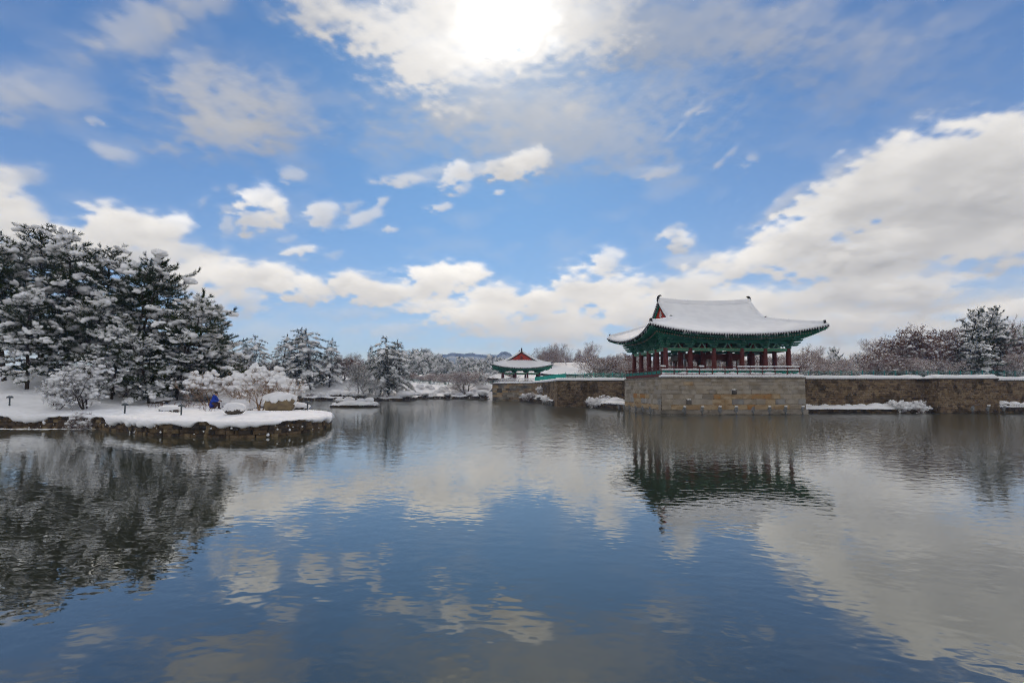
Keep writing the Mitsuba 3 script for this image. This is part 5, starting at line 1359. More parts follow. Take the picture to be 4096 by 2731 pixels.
# ------------------------------------------------------------------ left shore: small trees and bushes
plant('small_tree', 'snow_tree_form', at(345, 1600, 36)[0], 36, 1.0, 20, 'small bare tree tufted all over with snow on the left shore', 'tree')
plant('small_tree', 'snow_tree_form', at(215, 1600, 35.2)[0], 35.4, .62, 160, 'low leaning shrub with snow-laden branches left of the small tufted tree', 'shrub')
plant('shore_bush', 'bush_form', at(330, 1650, 32.7)[0], 32.6, .95, 20, 'twiggy bush hanging over the stone edge on the left shore', 'bush', z=.45)
plant('shore_bush', 'bush_form', at(385, 1650, 32.6)[0], 32.5, .8, 120, 'twiggy bush right of the one hanging over the left stone edge', 'bush', z=.35)
plant('shore_bush', 'bush_form', at(300, 1650, 32.4)[0], 32.35, .75, 220, 'snow-covered bush low at the water under the hanging bush', 'bush', z=.1)
plant('shore_bush', 'bush_form', at(362, 1650, 32.4)[0], 32.3, .8, 320, 'snow-covered bush touching the water at the left stone edge', 'bush', z=.05)
plant('pruned_tree', 'pruned_form', at(1040, 1640, 36.2)[0], 36.2, 1.12, 15, 'tan-stemmed pruned tree topped with balls of snow beside the brown boulder', 'tree')
plant('pruned_tree', 'pruned_form', at(968, 1600, 40)[0], 40.5, 1.0, 100, 'pruned tree with snow balls behind the boulders, left of the brown-boulder tree', 'tree')
plant('pruned_tree', 'pruned_form', at(815, 1620, 40)[0], 40.6, .95, 200, 'slender pruned tree with snow balls just left of the kneeling photographer', 'tree')
plant('pruned_tree', 'pruned_form', at(1110, 1590, 42)[0], 42.5, .85, 310, 'small pruned tree at the back of the point', 'tree')
for i, (px, Y, s, f) in enumerate(((745, 46, 1.3, 'white_bush_form'), (790, 47, 1.3, 'bush_form'), (880, 47, 1.5, 'bush_form'), (915, 49, 1.6, 'bush_form'), (700, 46, 1.1, 'white_bush_form'), (640, 43, 1.2, 'white_bush_form'), (560, 42.5, 1.3, 'white_bush_form'), (505, 42, 1.2, 'bush_form'), (255, 41, 1.3, 'white_bush_form'), (460, 43, 1.3, 'white_bush_form'), (950, 47, 1.5, 'bush_form'), (985, 46, 1.4, 'white_bush_form'), (850, 51, 2.0, 'bush_form'), (920, 53, 2.2, 'bush_form'))):
    plant('undergrowth_bush', f, at(px, 1600, Y)[0], Y, s, 70 * i, 'snowy bush under the pines on the left shore', 'bush', 'bushes under the pines on the left shore')
# dead flower stalks poking through the snow
m = M(); rng = np.random.default_rng(4)
def stalks(px, Y, n, label):
    k = key('dry_plant'); x = at(px, 1600, Y)[0]; z = float(ground_z(x, Y)); st, pods = M(), M()
    for i in range(n):
        o = np.array([x + rng.normal(0, .35), Y + rng.normal(0, .3), z - .05]); h = rng.uniform(.2, .5); e = o + [rng.normal(0, .10), rng.normal(0, .08), h]
        st.tube([o, e], [.012, .007], 3, False)
        c = np.array([o + (e - o) * t + rng.normal(0, .03, 3) for t in (.55, .75, .9, 1.0)]); blobs(pods, c, rng.uniform(.016, .035, (4, 1)) * np.ones((4, 3)), 0, .3, rng)
    put(k + '__stalk', st, 'twig_brown'); put(k + '__seed_head', pods, 'leaf_pod')
    tag(k, label, 'plant')
mat('leaf_pod', (.08, .03, .02), (.12, .05, .03), 9)
stalks(668, 36, 9, 'dry brown stalks in the snow left of the second mushroom lamp from the left'); stalks(745, 38.5, 16, 'largest clump of dry brown stalks in the snow, before the pruned tree'); stalks(818, 36.0, 9, 'dry brown stalks at the foot of the slender pruned tree')
stalks(640, 37.5, 6, 'few dry stalks furthest left in the snow')
# ------------------------------------------------------------------ lamps, boulders
def mushroom_lamp(px, base_py, Y, label):
    x = at(px, base_py, Y)[0]; z = float(ground_z(x, Y)) - .08
    k = key('mushroom_lamp')
    put(k + '__post', M().tube([(x, Y, z), (x, Y, z + .62)], [.05, .045], 10), 'lamp_metal', smooth=40)
    a = np.linspace(0, math.pi / 2, 7)
    prof = np.array([[.001, .60]] + [[.20 * math.cos(t), .62 + .155 * math.sin(t)] for t in a[:-1]] + [[.001, .775]])
    put(k + '__lamp_shade', trimesh.creation.revolve(prof, sections=20).apply_translation((x, Y, z)), 'lamp_metal', smooth=40)
    tag(k, label, 'lamp', 'mushroom lamps along the left shore')
mushroom_lamp(38, 1617, 35.6, 'dark mushroom lamp nearest the left edge of the photo')
mushroom_lamp(500, 1630, 33.6, 'mushroom lamp right of the small snow-tufted tree')
mushroom_lamp(725, 1650, 32.0, 'mushroom lamp in front of the dry stalks')
mushroom_lamp(929, 1648, 31.0, 'mushroom lamp behind the snow-capped dark rock')
mushroom_lamp(1230, 1628, 36.5, 'mushroom lamp near the tip of the point')

def boulder(px, Y, r, label, base='boulder', look='dark_rock', cap=1.0, sink=.25, x=None, z=None, seed=0, snowy=1.0):
    x = at(px, 1620, Y)[0] if x is None else x; z = float(ground_z(x, Y)) if z is None else z
    rng = np.random.default_rng(int(px * 7 + seed)); r = np.array(r, float)
    k = key(base)
    c = np.array([x, Y, z + r[2] * (1 - 2 * sink)])
    v, f = ICO[3]; n = 1 + .5 * (meshkit.fbm(v * 1.1 + rng.random(3) * 40, 3, 7) - .5)
    q = v * n[:, None] * r
    q = q - .25 * np.clip(np.abs(q) - r * .7, 0, None) * np.sign(q)
    put(k + '__stone', (q + c, f), look, smooth=28)
    s = v * n[:, None] * r * np.array([1.10, 1.10, 1.0]); lob = meshkit.fbm(v * 2.1 + rng.random(3) * 30, 3, 9)
    t = s + np.array([0, 0, r[2] * .30 * cap + .06])
    edge = r[2] * (.05 - 1.25 * (lob - .42)) - (.5 * r[2] * snowy)
    t[:, 2] = np.where(s[:, 2] < edge, np.maximum(edge, s[:, 2] + .02), t[:, 2])
    sh = np.where(s[:, 2] < edge, np.clip(1 - (edge - s[:, 2]) / r[2] * .9, .2, 1), 1.0)
    t[:, :2] *= sh[:, None]
    put(k + '__snow', (t + c, f), 'snow_look', smooth=True)
    tag(k, label, 'boulder')
boulder(1118, 35.2, (1.1, .75, .66), 'large brown boulder with a scalloped cap of snow near the tip of the point', look='boulder_stone', snowy=-.55, sink=.12)
boulder(938, 29.6, (.62, .45, .30), 'snow-capped dark rock in front of a mushroom lamp', snowy=.2, sink=.12)
G3 = [(925, 44, (1.15, .9, .75), 'tallest snow-covered boulder behind the photographer'), (922, 40.5, (.85, .7, .45), 'snow-covered boulder right before the photographer'), (955, 39.5, (.75, .6, .42), 'round snow-covered boulder in the middle of the point'),
      (1000, 41.5, (1.15, .9, .55), 'wide domed snow-covered boulder left of the tan-stemmed tree'), (1040, 46, (1.0, .8, .5), 'snow-covered boulder behind the tan-stemmed tree'), (1180, 37.2, (.9, .6, .3), 'low flat snow-covered rock right of the brown boulder'),
      (1155, 38.5, (.7, .6, .4), 'snow-covered rock behind the brown boulder'), (680, 34, (.7, .5, .22), 'low smooth mound of snow over a stone left of a mushroom lamp'), (640, 41, (.8, .6, .35), 'snow-covered rock beside the forked pine trunk'), (985, 36.5, (.45, .4, .2), 'little snow-covered stone between the trees of the point')]
for px, Y, r, lb in G3: boulder(px, Y, r, lb, snowy=.75)
# rocks along the far shore
for i, (px, Y, r) in enumerate(((1150, 107.5, (1.6, 1, .7)), (1190, 107.2, (1.0, .8, .5)), (1345, 109, (1.4, 1, .7)), (1400, 108.5, (1.8, 1.1, .8)), (1440, 106.6, (1.5, 1, .6)), (1620, 106.5, (1.8, 1, .7)), (1660, 126.6, (1.4, 1, .6)), (1700, 127, (1.0, .8, .5)), (1790, 127.2, (.9, .7, .5)), (1880, 127, (1.0, .8, .6)), (1930, 126, (1.2, .9, .8)))):
    boulder(px, Y, r, 'snow-capped rock along the far shore', base='shore_rock', snowy=.5, seed=i); labels['shore_rock' + ('_%03d' % i if i else '')]['group'] = 'rocks along the far shore'
# ------------------------------------------------------------------ the islet with its bare tree
def islet():
    k = 'islet'
    c = at(1415, 1622, 71); rng = np.random.default_rng(31)
    a = np.linspace(0, 2 * math.pi, 49)[:-1]
    line = np.array([[c[0] + 3.25 * math.cos(t) * (1 + .06 * math.sin(3 * t)), 71.6 + 1.7 * math.sin(t)] for t in a])
    m = {}
    for h0, h in ((-.3, .28), (-.02, .26)):
        for t in np.linspace(0, 2 * math.pi, 40)[:-1]:
            V, F = stone_box(rng, .50, h, .3, .05); d = np.array([-math.sin(t) * 3.2, math.cos(t) * 1.65]); d /= np.linalg.norm(d); nn = np.array([d[1], -d[0]])
            o = np.array([c[0] + 3.15 * math.cos(t), 71.6 + 1.6 * math.sin(t)])
            m.setdefault(BANK[rng.choice([1, 3])], M()).add(np.column_stack([o + V[:, :1] * d - V[:, 1:2] * nn, V[:, 2] + h0 + h / 2]), F)
    for b, q in m.items(): tag(part(k, 'stonework', q, b), kind='stuff')
    v, f = ICO[3]
    r = np.array([3.45, 1.9, .62]); n = 1 + .55 * (meshkit.fbm(v * 2 + 3, 3, 3) - .5)
    q = v * n[:, None] * r; q[:, 2] = np.maximum(q[:, 2], -.18 * meshkit.noise(v * 6 + 3)); q[:, 2] += .12 * (meshkit.fbm(v * 5 + 9, 2, 3) - .5)
    put(k + '__snow', (q + [c[0], 71.6, .25], f), 'plain_snow_look', smooth=True)
    tag(k, 'little snow-covered stone islet in the channel with a bare tree', 'islet')
    for dx, dy, rr, lb in ((-2.1, -.3, .6, 'snow-capped rock at the left end of the islet'), (-1.0, .2, .75, 'large snow-capped rock left of the islet tree'), (.9, -.3, .55, 'snow-capped rock right of the islet tree'), (2.0, 0, .65, 'snow-capped rock at the right end of the islet')):
        boulder(1415, 71.6 + dy, (rr, rr * .8, rr * .55), lb, base='islet_rock', x=c[0] + dx, z=.62, snowy=.45, seed=int(dx * 10))
    plant('islet_tree', 'islet_tree_form', c[0] + .5, 71.8, .98, 40, 'dark bare tree with snow on its limbs on the islet', 'tree', z=.5)
islet()
# bushes by the retaining walls
plant('wall_bush', 'white_bush_form', at(3585, 1600, 53.9)[0], 53.7, 1.45, 10, 'bush bowed under snow over the ledge at the foot of the right wall', 'bush', z=.55, tilt=([1, 0, 0], 14))
plant('wall_bush', 'white_bush_form', at(3640, 1600, 53.9)[0], 53.6, 1.5, 110, 'snow-covered bush right of the bowed bush, hanging to the water', 'bush', z=.35, tilt=([1, 0, 0], 24))
plant('wall_bush', 'bush_form', at(3675, 1590, 54.2)[0], 54.2, .95, 210, 'twiggy bush climbing the corner of the projecting wall', 'bush', z=.7)
plant('wall_bush', 'white_bush_form', at(2375, 1600, 68)[0], 67.7, 1.5, 10, 'snow-covered bush at the left end of the ledge by the large pavilion base', 'bush', z=.6, tilt=([1, 0, 0], 20))
plant('wall_bush', 'bush_form', at(2418, 1600, 68.5)[0], 68.6, 1.2, 90, 'twiggy bush behind the rocks on the ledge left of the large pavilion base', 'bush', z=.9)
plant('wall_bush', 'white_bush_form', at(2105, 1590, 97)[0], 97.5, 1.5, 30, 'snowy bush at the left end of the ledge under the small pavilion', 'bush', z=.8)
plant('wall_bush', 'bush_form', at(2125, 1590, 95)[0], 95.5, 1.5, 130, 'twiggy snowy bush in the middle of the ledge under the small pavilion', 'bush', z=.8)
plant('wall_bush', 'white_bush_form', at(2168, 1560, 91)[0], 91.5, 1.6, 230, 'snow-laden bush hanging from the receding wall', 'bush', z=2.0, tilt=([0, 1, 0], -30))
plant('wall_bush', 'white_bush_form', at(2190, 1595, 84)[0], 83.6, 1.3, 300, 'snow-covered bush at the right end of the ledge under the small pavilion', 'bush', z=.5)
# ------------------------------------------------------------------ floodlights standing in the water
def floodlight(x, y, face, label, snow=True, s=1.0):
    k = key('floodlight'); c, n = math.cos(face), math.sin(face)
    R = np.array([[c, n, 0], [-n, c, 0], [0, 0, 1]])
    L = lambda p: np.asarray(p, float) * s @ R + [x, y, 0]
    put(k + '__stem', M().tube(L([(0, 0, -.4), (0, 0, .16), (.02, 0, .30)]), [.04, .04, .05], 8), 'lamp_metal', smooth=40)
    put(k + '__base', M().tube(L([(0, 0, -.1), (0, 0, .06)]), [.14, .10], 8), 'dark_stone')
    # leaf-shaped hood, leaning towards the wall, hollow on that side
    u = np.linspace(0, 1, 9); w = .205 * np.sin(np.pi * (.10 + .86 * u)) ** .75
    P = np.stack([.02 + .10 * u - .20 * u ** 2, u * 0, .22 + .60 * u], 1)
    ang = np.linspace(-1.9, 1.9, 11)
    rows = np.array([[p + np.array([-math.cos(t) * ww * .55, math.sin(t) * ww, 0]) for t in ang] for p, ww in zip(P, w)])
    v, q = gridmesh(rows)
    inner = v * [1, .86, 1] + [.03, 0, 0]
    put(k + '__hood', M().add(L(v), q).add(L(inner), q[:, ::-1]), 'lamp_stone', smooth=50)
    put(k + '__lens', M().box(L([(.03, 0, .42)])[0], (.05, .2 * s, .2 * s), R), 'lamp_metal')
    if snow: put(k + '__snow', blobs(M(), L([(-.07, 0, .82)]), np.array([[.17, .16, .075]]) * s, 2, .12, np.random.default_rng(int(x * 100))), 'plain_snow_look', smooth=True)
    tag(k, label, 'floodlight', 'hooded floodlights standing in the water')
names8 = ['first', 'second', 'third', 'fourth', 'fifth', 'sixth', 'seventh', 'last']
for i, xx in enumerate((828, 985, 1142, 1287, 1440, 1588, 1732, 1888)):
    u = (xx - 655) / (1965 - 655) * 15.0
    p = PF((u, -.75, 0))[0]
    floodlight(p[0], p[1], math.radians(94.5 + 18 * math.sin(i * 2.1)), 'grey hooded floodlight before the front of the stone base, %s from the left' % names8[i], i not in (4,))
for i, (px, py) in enumerate(((2472, 1646), (2494, 1649), (2516, 1651), (2541, 1653), (2569, 1657), (2599, 1661))):
    Y = 2.6 * 2000 / (py - 1553 - 3); x = (px - 2048) / 2000 * Y
    floodlight(x, Y, math.radians(10), 'grey hooded floodlight along the left side of the stone base, %s from the left' % names8[i if i < 5 else 7], False)
for i, px in enumerate((3884, 3946, 4010)):
    Y = 52.4; x = (px - 2048) / 2000 * Y
    floodlight(x, Y, math.radians(94 + 10 * i), 'grey hooded floodlight before the projecting wall at right, %s from the left' % names8[i], i > 0)
for i, px in enumerate((2178, 2186, 2194, 2203)):
    Y = 76 - 1.6 * i; x = (px - 2048) / 2000 * Y
    floodlight(x, Y, math.radians(10), 'dark floodlight at the corner of the wall between the pavilions, %s from the left' % names8[i if i < 3 else 7], False, .9)
# ------------------------------------------------------------------ iron fences
def fence(k, pts, h, spacing, label, npick=7, pick=True, z=None, r=.012, look='fence_paint'):
    p = np.array(pts, float); ls = LineString(p); n = max(1, int(round(ls.length / spacing)))
    Q = np.array([ls.interpolate(i / n, normalized=True).coords[0] for i in range(n + 1)])
    Z = ground_z(Q[:, 0], Q[:, 1]) if z is None else np.full(len(Q), z)
    stuff = M(); cnt = 0
    for i in range(n + 1):
        part(k, 'post', M().box([*Q[i], Z[i] + h / 2 + .05], (.085, .085, h + .1)), look)
    for i in range(n):
        a, b = np.array([*Q[i], Z[i]]), np.array([*Q[i + 1], Z[i + 1]])
        for zz in (.16, h - .18): part(k, 'rail', M().tube([a + [0, 0, zz], b + [0, 0, zz]], .022, 4), look)
        if pick:
            for j in range(1, npick + 1):
                c = a + (b - a) * j / (npick + 1)
                pm = M().tube([c + [0, 0, .05], c + [0, 0, h]], r, 4)
                if cnt < 300: part(k, 'picket', pm, look); cnt += 1
                else: stuff.add(*pm.mesh())
    if stuff.n: tag(part(k, 'picketwork', stuff, look), kind='stuff')
    tag(k, label, 'fence')
fence('iron_fence', [(33, 75), (82, 75)], 1.42, 1.61, 'teal iron fence on the snowy wall top right of the large pavilion', 8)
fence('iron_fence_001', [(8.5, 79.5), (22, 79.5)], 1.35, 1.44, 'teal iron fence on the wall top left of the large pavilion', 8, z=3.72, r=.016, look='teal_paint')
fence('iron_fence_002', [(8.5, 79.5), (4.9, 106)], 1.25, 1.5, 'teal iron fence running back towards the small pavilion, seen almost end on', 9, z=3.72, r=.018, look='teal_paint')
fence('iron_fence_003', [(-29.5, 139), (-3.5, 137)], 1.0, 2.4, 'low teal fence far off along the top of the far bank', 8, r=.02)
# ------------------------------------------------------------------ low hanok buildings behind
def hanok(k, c, w, d, eave, ridge, label, ang=0.0):
    fr = Frame(c, ang)
    z0 = 3.6
    put(k + '__wall', M().box(fr((0, 0, (z0 + eave) / 2))[0], (w - 2.2, d - 2.2, eave - z0), fr.ax), 'white_wall')
    n = max(3, int(w / 2.2))
    for i in range(n):
        x = -(w - 2.4) / 2 + (w - 2.4) * (i + .5) / n
        q = part(k, 'window', M().box(fr((x, -(d - 2.2) / 2 - .03, z0 + 1.25))[0], ((w - 3) / n * .72, .06, 1.1), fr.ax), 'window_dark')
        put(q + '__frame', M().box(fr((x, -(d - 2.2) / 2 - .06, z0 + 1.25))[0], ((w - 3) / n * .76, .03, .08), fr.ax), 'red_wood')
    for i in range(n + 1):
        x = -(w - 2.4) / 2 + (w - 2.4) * i / n
        part(k, 'post', M().box(fr((x, -(d - 2.2) / 2 - .06, (z0 + eave) / 2))[0], (.16, .12, eave - z0), fr.ax), 'red_wood')
    def roof(up, e):
        m = M(); U = np.linspace(-1, 1, 25); rows = []
        for s in np.linspace(0, 1, 8):
            end = (w / 2 + e) * (1 - s) + (w / 2 - d * .45) * s; zz = eave + (ridge - eave) * (.75 * s + .25 * s * s) + .35 * np.abs(U) ** 3 * (1 - s)
            rows.append(np.column_stack([U * end, np.full(25, -(d / 2 + e) * (1 - s)), zz + up]))
        P = np.array(rows)
        for f in (1, -1): v, q = gridmesh(P * [f, f, 1]); m.add(fr(v), q)
        S = np.linspace(-1, 1, 13); rows = []
        for s in np.linspace(0, 1, 8):
            x = -((w / 2 + e) * (1 - s) + (w / 2 - d * .45) * s); zz = eave + (ridge - eave) * (.75 * s + .25 * s * s) + .35 * np.abs(S) ** 3 * (1 - s)
            rows.append(np.column_stack([np.full(13, x), S * (d / 2 + e) * (1 - s), zz + up]))
        P = np.array(rows)
        for f in (1, -1): v, q = gridmesh(P * [f, f, 1]); m.add(fr(v), q)
        return m
    put(k + '__roof', roof(0, 0), 'dark_tile', smooth=30); put(k + '__roof__snow', roof(.24, .06), 'snow_look', smooth=30)
    for f in (-1, 1):
        put(key(k + '__roof__ridge_end'), M().box(fr((f * (w / 2 - d * .45), 0, ridge + .45))[0], (.3, .3, .7), fr.ax, .6), 'dark_tile')
    for x in np.linspace(-w / 2, w / 2, int(w / .45)):
        pass
    put(k + '__roof__eave', M().box(fr((0, -(d / 2) + .05, eave - .02))[0], (w, .1, .16), fr.ax), 'dark_tile')
    tag(k, label, 'building')
mat('white_wall', (.42, .40, .36), (.5, .48, .44), 1.5); mat('window_dark', (.02, .022, .025), rough=.25, spec=.5)
hanok('tiled_house', (at(2266, 1500, 140)[0], 140), 15.2, 7.5, 6.15, 8.0, 'long low tiled house under snow right of the small pavilion', math.radians(1.5))
hanok('tiled_house_001', (at(1998, 1515, 150)[0], 150), 7.0, 5.5, 5.3, 6.7, 'small snow-roofed house behind the left corner of the small pavilion')
# ------------------------------------------------------------------ hills on the horizon
def hills():
    az = np.radians(np.linspace(-62, 62, 260)); n = len(az); rows = []
    px = 2048 + 2000 * np.tan(az)
    near = np.exp(-((px - 1930) / 330) ** 4)
    prof = (52 + 54 * near) * (.88 + .24 * meshkit.fbm(np.stack([np.degrees(az) * .35, az * 0, az * 0], -1), 4, 3)) + 15 * np.exp(-((px - 2026) / 26) ** 4)
    for r, k in ((1050, 0), (1180, .3), (1320, .66), (1500, 1.0), (1700, .6), (2000, 0)):
        rough = 1 + .12 * (meshkit.fbm(np.stack([np.degrees(az) * 1.2, az * 0 + r / 100, az * 0], -1), 4, 8) - .5)
        rows.append(np.column_stack([np.sin(az) * r / np.cos(az * .5), np.cos(az) * r / np.cos(az * .5), prof * k * rough - 4]))
    return gridmesh(np.array(rows))
mat('hill_look', (.09, .105, .115), (.20, .215, .23), .012, rough=.95, lo=.4, hi=.6)
put('hills', hills(), 'hill_look', smooth=True); tag('hills', 'distant wooded hills, blue with haze', kind='structure')

# slush and thin ice along the left edge
def slush():
    rng = np.random.default_rng(12); m = M()
    for i in range(70):
        t = rng.random() ** 1.3; x = -33.5 + 9.5 * t; y = 32.45 - .45 * rng.random() - .9 * max(0, t - .7)
        n = 9; a = np.linspace(0, 2 * np.pi, n + 1)[:-1]; r = rng.uniform(.04, .22) * rng.uniform(.6, 1.3, n)
        v = np.vstack([[x, y, .035], np.column_stack([x + 2.0 * r * np.cos(a), y + .5 * r * np.sin(a), np.full(n, .004)])])
        k = np.arange(n); m.add(v, np.stack([k * 0, 1 + k, 1 + (k + 1) % n], 1))
    put('slush', m, 'plain_snow_look'); tag('slush', 'broken bits of slush floating along the left stone edge', 'ice', kind='stuff')
slush()

# ------------------------------------------------------------------ people
def limbs(chains, edge=.03, it=8):
    """One continuous body: hulls of spheres along each bone, joined and smoothed."""
    tot = None
    for joints in chains:
        for (a, ra), (b, rb) in zip(joints[:-1], joints[1:]):
            s = [manifold3d.Manifold.sphere(r, 14).translate(list(map(float, p))) for p, r in ((a, ra), (b, rb))]
            h = manifold3d.Manifold.batch_hull(s)
            tot = h if tot is None else tot + h
    tot = tot.refine_to_length(edge)
    m = tot.to_mesh(); t = trimesh.Trimesh(m.vert_properties[:, :3], m.tri_verts, process=True)
    trimesh.smoothing.filter_taubin(t, iterations=it)
    return t

def person_kneeling():
    """A man kneeling on one knee in deep snow, in profile to the right, looking down at the camera in his hands."""
    k = 'person'
    Y = 38.6; X = at(857, 1618, Y)[0]; z0 = float(ground_z(X, Y)) - .06
    J = lambda p: np.array([X + p[0], Y + p[1], z0 + p[2]])    # +x is right in the photograph, -y towards the camera
    hip, chest, neck, head = (-.10, 0, .50), (.02, 0, .88), (.08, 0, 1.03), (.17, 0, 1.18)
    # trousers: hips, a knee on the ground and a knee raised
    tro = limbs([[(J((-.10, -.09, .48)), .13), (J((.26, -.11, .30)), .095), (J((.05, -.12, .08)), .07)], [(J((-.10, .09, .48)), .13), (J((.30, .10, .42)), .09), (J((.30, .11, .05)), .065)], [(J((-.10, -.09, .48)), .13), (J((-.10, .09, .48)), .13)],
                 [(J((.05, -.12, .08)), .07), (J((-.22, -.12, .06)), .055)], [(J((.30, .11, .05)), .06), (J((.44, .11, .04)), .045)]])
    coat = limbs([[(J((-.16, 0, .36)), .20), (J((-.06, 0, .62)), .195), (J((.02, 0, .86)), .185), (J((.06, 0, .99)), .09)], [(J((-.20, -.07, .20)), .13), (J((-.10, -.05, .5)), .17)], [(J((-.20, .07, .20)), .13), (J((-.10, .05, .5)), .17)],
                  [(J((.02, -.20, .90)), .085), (J((.10, -.27, .64)), .068), (J((.34, -.15, .60)), .052)], [(J((.02, .20, .90)), .085), (J((.14, .26, .64)), .068), (J((.36, .12, .62)), .052)],
                  [(J((.02, -.20, .90)), .085), (J((.02, .20, .90)), .085)], [(J((-.02, 0, 1.0)), .10), (J((-.04, 0, .92)), .12)]])
    hd = limbs([[(J((.06, 0, 1.0)), .058), (J((.11, 0, 1.10)), .055)], [(J((.13, 0, 1.17)), .092), (J((.19, 0, 1.12)), .070)], [(J((.235, 0, 1.135)), .018), (J((.255, 0, 1.115)), .016)], [(J((.215, 0, 1.075)), .03), (J((.19, 0, 1.07)), .035)], [(J((.12, -.09, 1.13)), .020), (J((.12, -.088, 1.16)), .022)], [(J((.12, .09, 1.13)), .020), (J((.12, .088, 1.16)), .022)]], .015, 4)
    put(k + '__body', hd, 'skin_look', smooth=True)
    put(k + '__trousers', tro, 'trouser_look', smooth=True)
    put(k + '__coat', coat, 'coat_look', smooth=True)
    # eyes, mouth, hair under the cap
    face = M(); 
    for s in (-1, 1): blobs(face, [J((.222, s * .036, 1.155))], [[.010, .012, .008]], 1, 0, np.random.default_rng(1))
    blobs(face, [J((.232, 0, 1.088))], [[.006, .022, .005]], 1, 0, np.random.default_rng(1))
    put(k + '__eyes_and_mouth', face, 'dark_tile')
    blobs_ = M(); blobs(blobs_, [J((.095, 0, 1.17))], [[.085, .094, .075]], 2, .05, np.random.default_rng(2)); put(k + '__hair', blobs_, 'hair_look', smooth=True)
    cap = M(); v, f = ICO[3]; q = v * [.108, .102, .085]; q[:, 2] = np.maximum(q[:, 2], -.01)
    a = math.radians(14); R = np.array([[math.cos(a), 0, math.sin(a)], [0, 1, 0], [-math.sin(a), 0, math.cos(a)]])
    cap.add(q @ R.T + J((.125, 0, 1.205)), f); q = v * [.075, .07, .012] + [.10, 0, -.005]; cap.add(q @ R.T + J((.125, 0, 1.205)), f)
    put(k + '__cap', cap, 'cap_look', smooth=True)
    # hands, each with four fingers and a thumb closed round the camera
    for s in (-1, 1):
        c = np.array((.42, s * .075, .60))
        ch = [[(J(c + (-.05, s * .03, 0)), .030), (J(c), .036)], [(J(c), .036), (J(c + (.03, -s * .012, 0)), .030)]]
        for i, (dz, L) in enumerate(((.030, .052), (.010, .06), (-.012, .056), (-.032, .044))):
            b = c + (.035, 0, dz)
            ch.append([(J(b), .0105), (J(b + (L * .7, -s * .006, -.004)), .0098), (J(b + (L * .95, -s * .032, -.010)), .009)])
        ch.append([(J(c + (.0, -s * .01, .034)), .012), (J(c + (.028, -s * .030, .052)), .011), (J(c + (.052, -s * .040, .048)), .0095)])
        put(key(k + '__hand'), limbs(ch, .006, 3), 'skin_look', smooth=True)
    tag(k, 'person in blue coat and dark cap kneeling in snow, looking down at a camera', 'person')
    cm = M().box(J((.455, 0, .605)), (.06, .13, .09)).box(J((.455, 0, .66)), (.045, .06, .03)); cm.tube([J((.48, 0, .60)), J((.57, 0, .575))], [.038, .043], 14)
    put('camera_in_hand', cm, 'dark_camera', smooth=30); tag('camera_in_hand', 'black camera in the hands of the kneeling person', 'camera')
mat('skin_look', (.50, .29, .21), rough=.6); mat('coat_look', (.008, .035, .30), (.014, .065, .46), 6, rough=.6, lo=.4, hi=.6); mat('trouser_look', (.055, .032, .028), (.085, .05, .045), 9, rough=.9)
mat('hair_look', (.02, .018, .017), rough=.8); mat('cap_look', (.045, .038, .034), rough=.9); mat('dark_camera', (.012, .012, .013), rough=.4, spec=.5); mat('dark_cloth', (.012, .012, .014), (.022, .022, .026), 8, rough=.9)
person_kneeling()

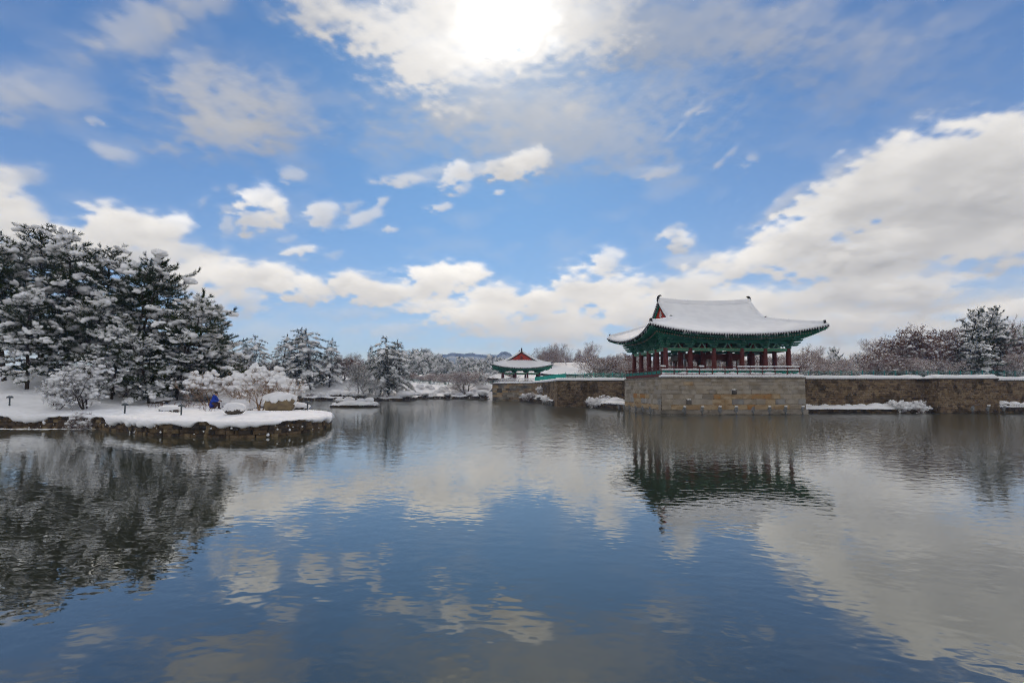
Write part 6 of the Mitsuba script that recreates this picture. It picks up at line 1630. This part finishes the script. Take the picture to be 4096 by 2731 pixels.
def person_standing(u, w, face):
    k = 'person_001'
    o = PF((u, w, 4.18))[0]; c, s = math.cos(face), math.sin(face)
    J = lambda p: o + np.array([c * p[0] - s * p[1], s * p[0] + c * p[1], p[2]])
    tro = limbs([[(J((0, -.09, .92)), .125), (J((.02, -.10, .50)), .085), (J((0, -.10, .09)), .06), (J((.13, -.11, .05)), .045)], [(J((0, .09, .92)), .125), (J((.03, .10, .50)), .085), (J((-.02, .10, .09)), .06), (J((.11, .11, .05)), .045)], [(J((0, -.09, .92)), .125), (J((0, .09, .92)), .125)]])
    coat = limbs([[(J((0, 0, .84)), .19), (J((0, 0, 1.12)), .175), (J((0, 0, 1.36)), .17), (J((0, 0, 1.48)), .08)], [(J((0, -.2, 1.40)), .08), (J((.02, -.26, 1.12)), .065), (J((.16, -.20, .95)), .05)], [(J((0, .2, 1.40)), .08), (J((.02, .26, 1.12)), .065), (J((.16, .20, .95)), .05)], [(J((0, -.2, 1.40)), .08), (J((0, .2, 1.40)), .08)]])
    hd = limbs([[(J((0, 0, 1.46)), .058), (J((.01, 0, 1.56)), .055)], [(J((.0, 0, 1.64)), .095), (J((.03, 0, 1.59)), .08)], [(J((.105, 0, 1.615)), .018), (J((.12, 0, 1.60)), .015)], [(J((0, -.09, 1.60)), .02), (J((0, -.09, 1.63)), .02)], [(J((0, .09, 1.60)), .02), (J((0, .09, 1.63)), .02)]], .02, 4)
    put(k + '__body', hd, 'skin_look', smooth=True); put(k + '__trousers', tro, 'dark_cloth', smooth=True); put(k + '__coat', coat, 'dark_cloth', smooth=True)
    put(k + '__hair', blobs(M(), [J((-.02, 0, 1.665))], [[.10, .10, .085]], 2, .05, np.random.default_rng(2)), 'hair_look', smooth=True)
    fm = M()
    for q in (-1, 1): blobs(fm, [J((.092, q * .036, 1.635))], [[.010, .012, .008]], 1, 0, np.random.default_rng(1))
    blobs(fm, [J((.10, 0, 1.555))], [[.006, .022, .005]], 1, 0, np.random.default_rng(1))
    put(k + '__eyes_and_mouth', fm, 'dark_tile')
    for q in (-1, 1):
        b0 = np.array((.20, q * .19, .915)); ch = [[(J(b0 + (-.03, 0, .03)), .028), (J(b0 + (.02, 0, -.02)), .034)]]
        for i, (dy, L) in enumerate(((-.027, .05), (-.009, .06), (.009, .056), (.027, .042))):
            a = b0 + (.03, dy, -.04); ch.append([(J(a), .011), (J(a + (.012, 0, -L * .6)), .010), (J(a + (-.004, 0, -L)), .009)])
        ch.append([(J(b0 + (.0, -q * .03, -.01)), .012), (J(b0 + (.035, -q * .045, -.035)), .010)])
        put(key(k + '__hand'), limbs(ch, .008, 3), 'skin_look', smooth=True)
    tag(k, 'person in dark clothes standing inside the large pavilion near its right end', 'person')
person_standing(11.95, 8.9, math.radians(200))
# dark stands with snow on top inside the small pavilion
for i, w in enumerate((3.55, 6.6)):
    pass
# ------------------------------------------------------------------ winter haze
scene['air'] = {'type': 'homogeneous', 'albedo': {'type': 'rgb', 'value': [.93, .95, .985]}, 'sigma_t': {'type': 'rgb', 'value': [.00020, .00028, .00044]}}
scene['haze'] = {'type': 'cube', 'to_world': T().translate([0, 1000, 62]).scale([3600, 2700, 65]), 'bsdf': {'type': 'null'}, 'interior': {'type': 'ref', 'id': 'air'}}
tag('haze', 'thin cold haze over the far hills', kind='stuff')
scene['camera']['medium'] = {'type': 'ref', 'id': 'air'}
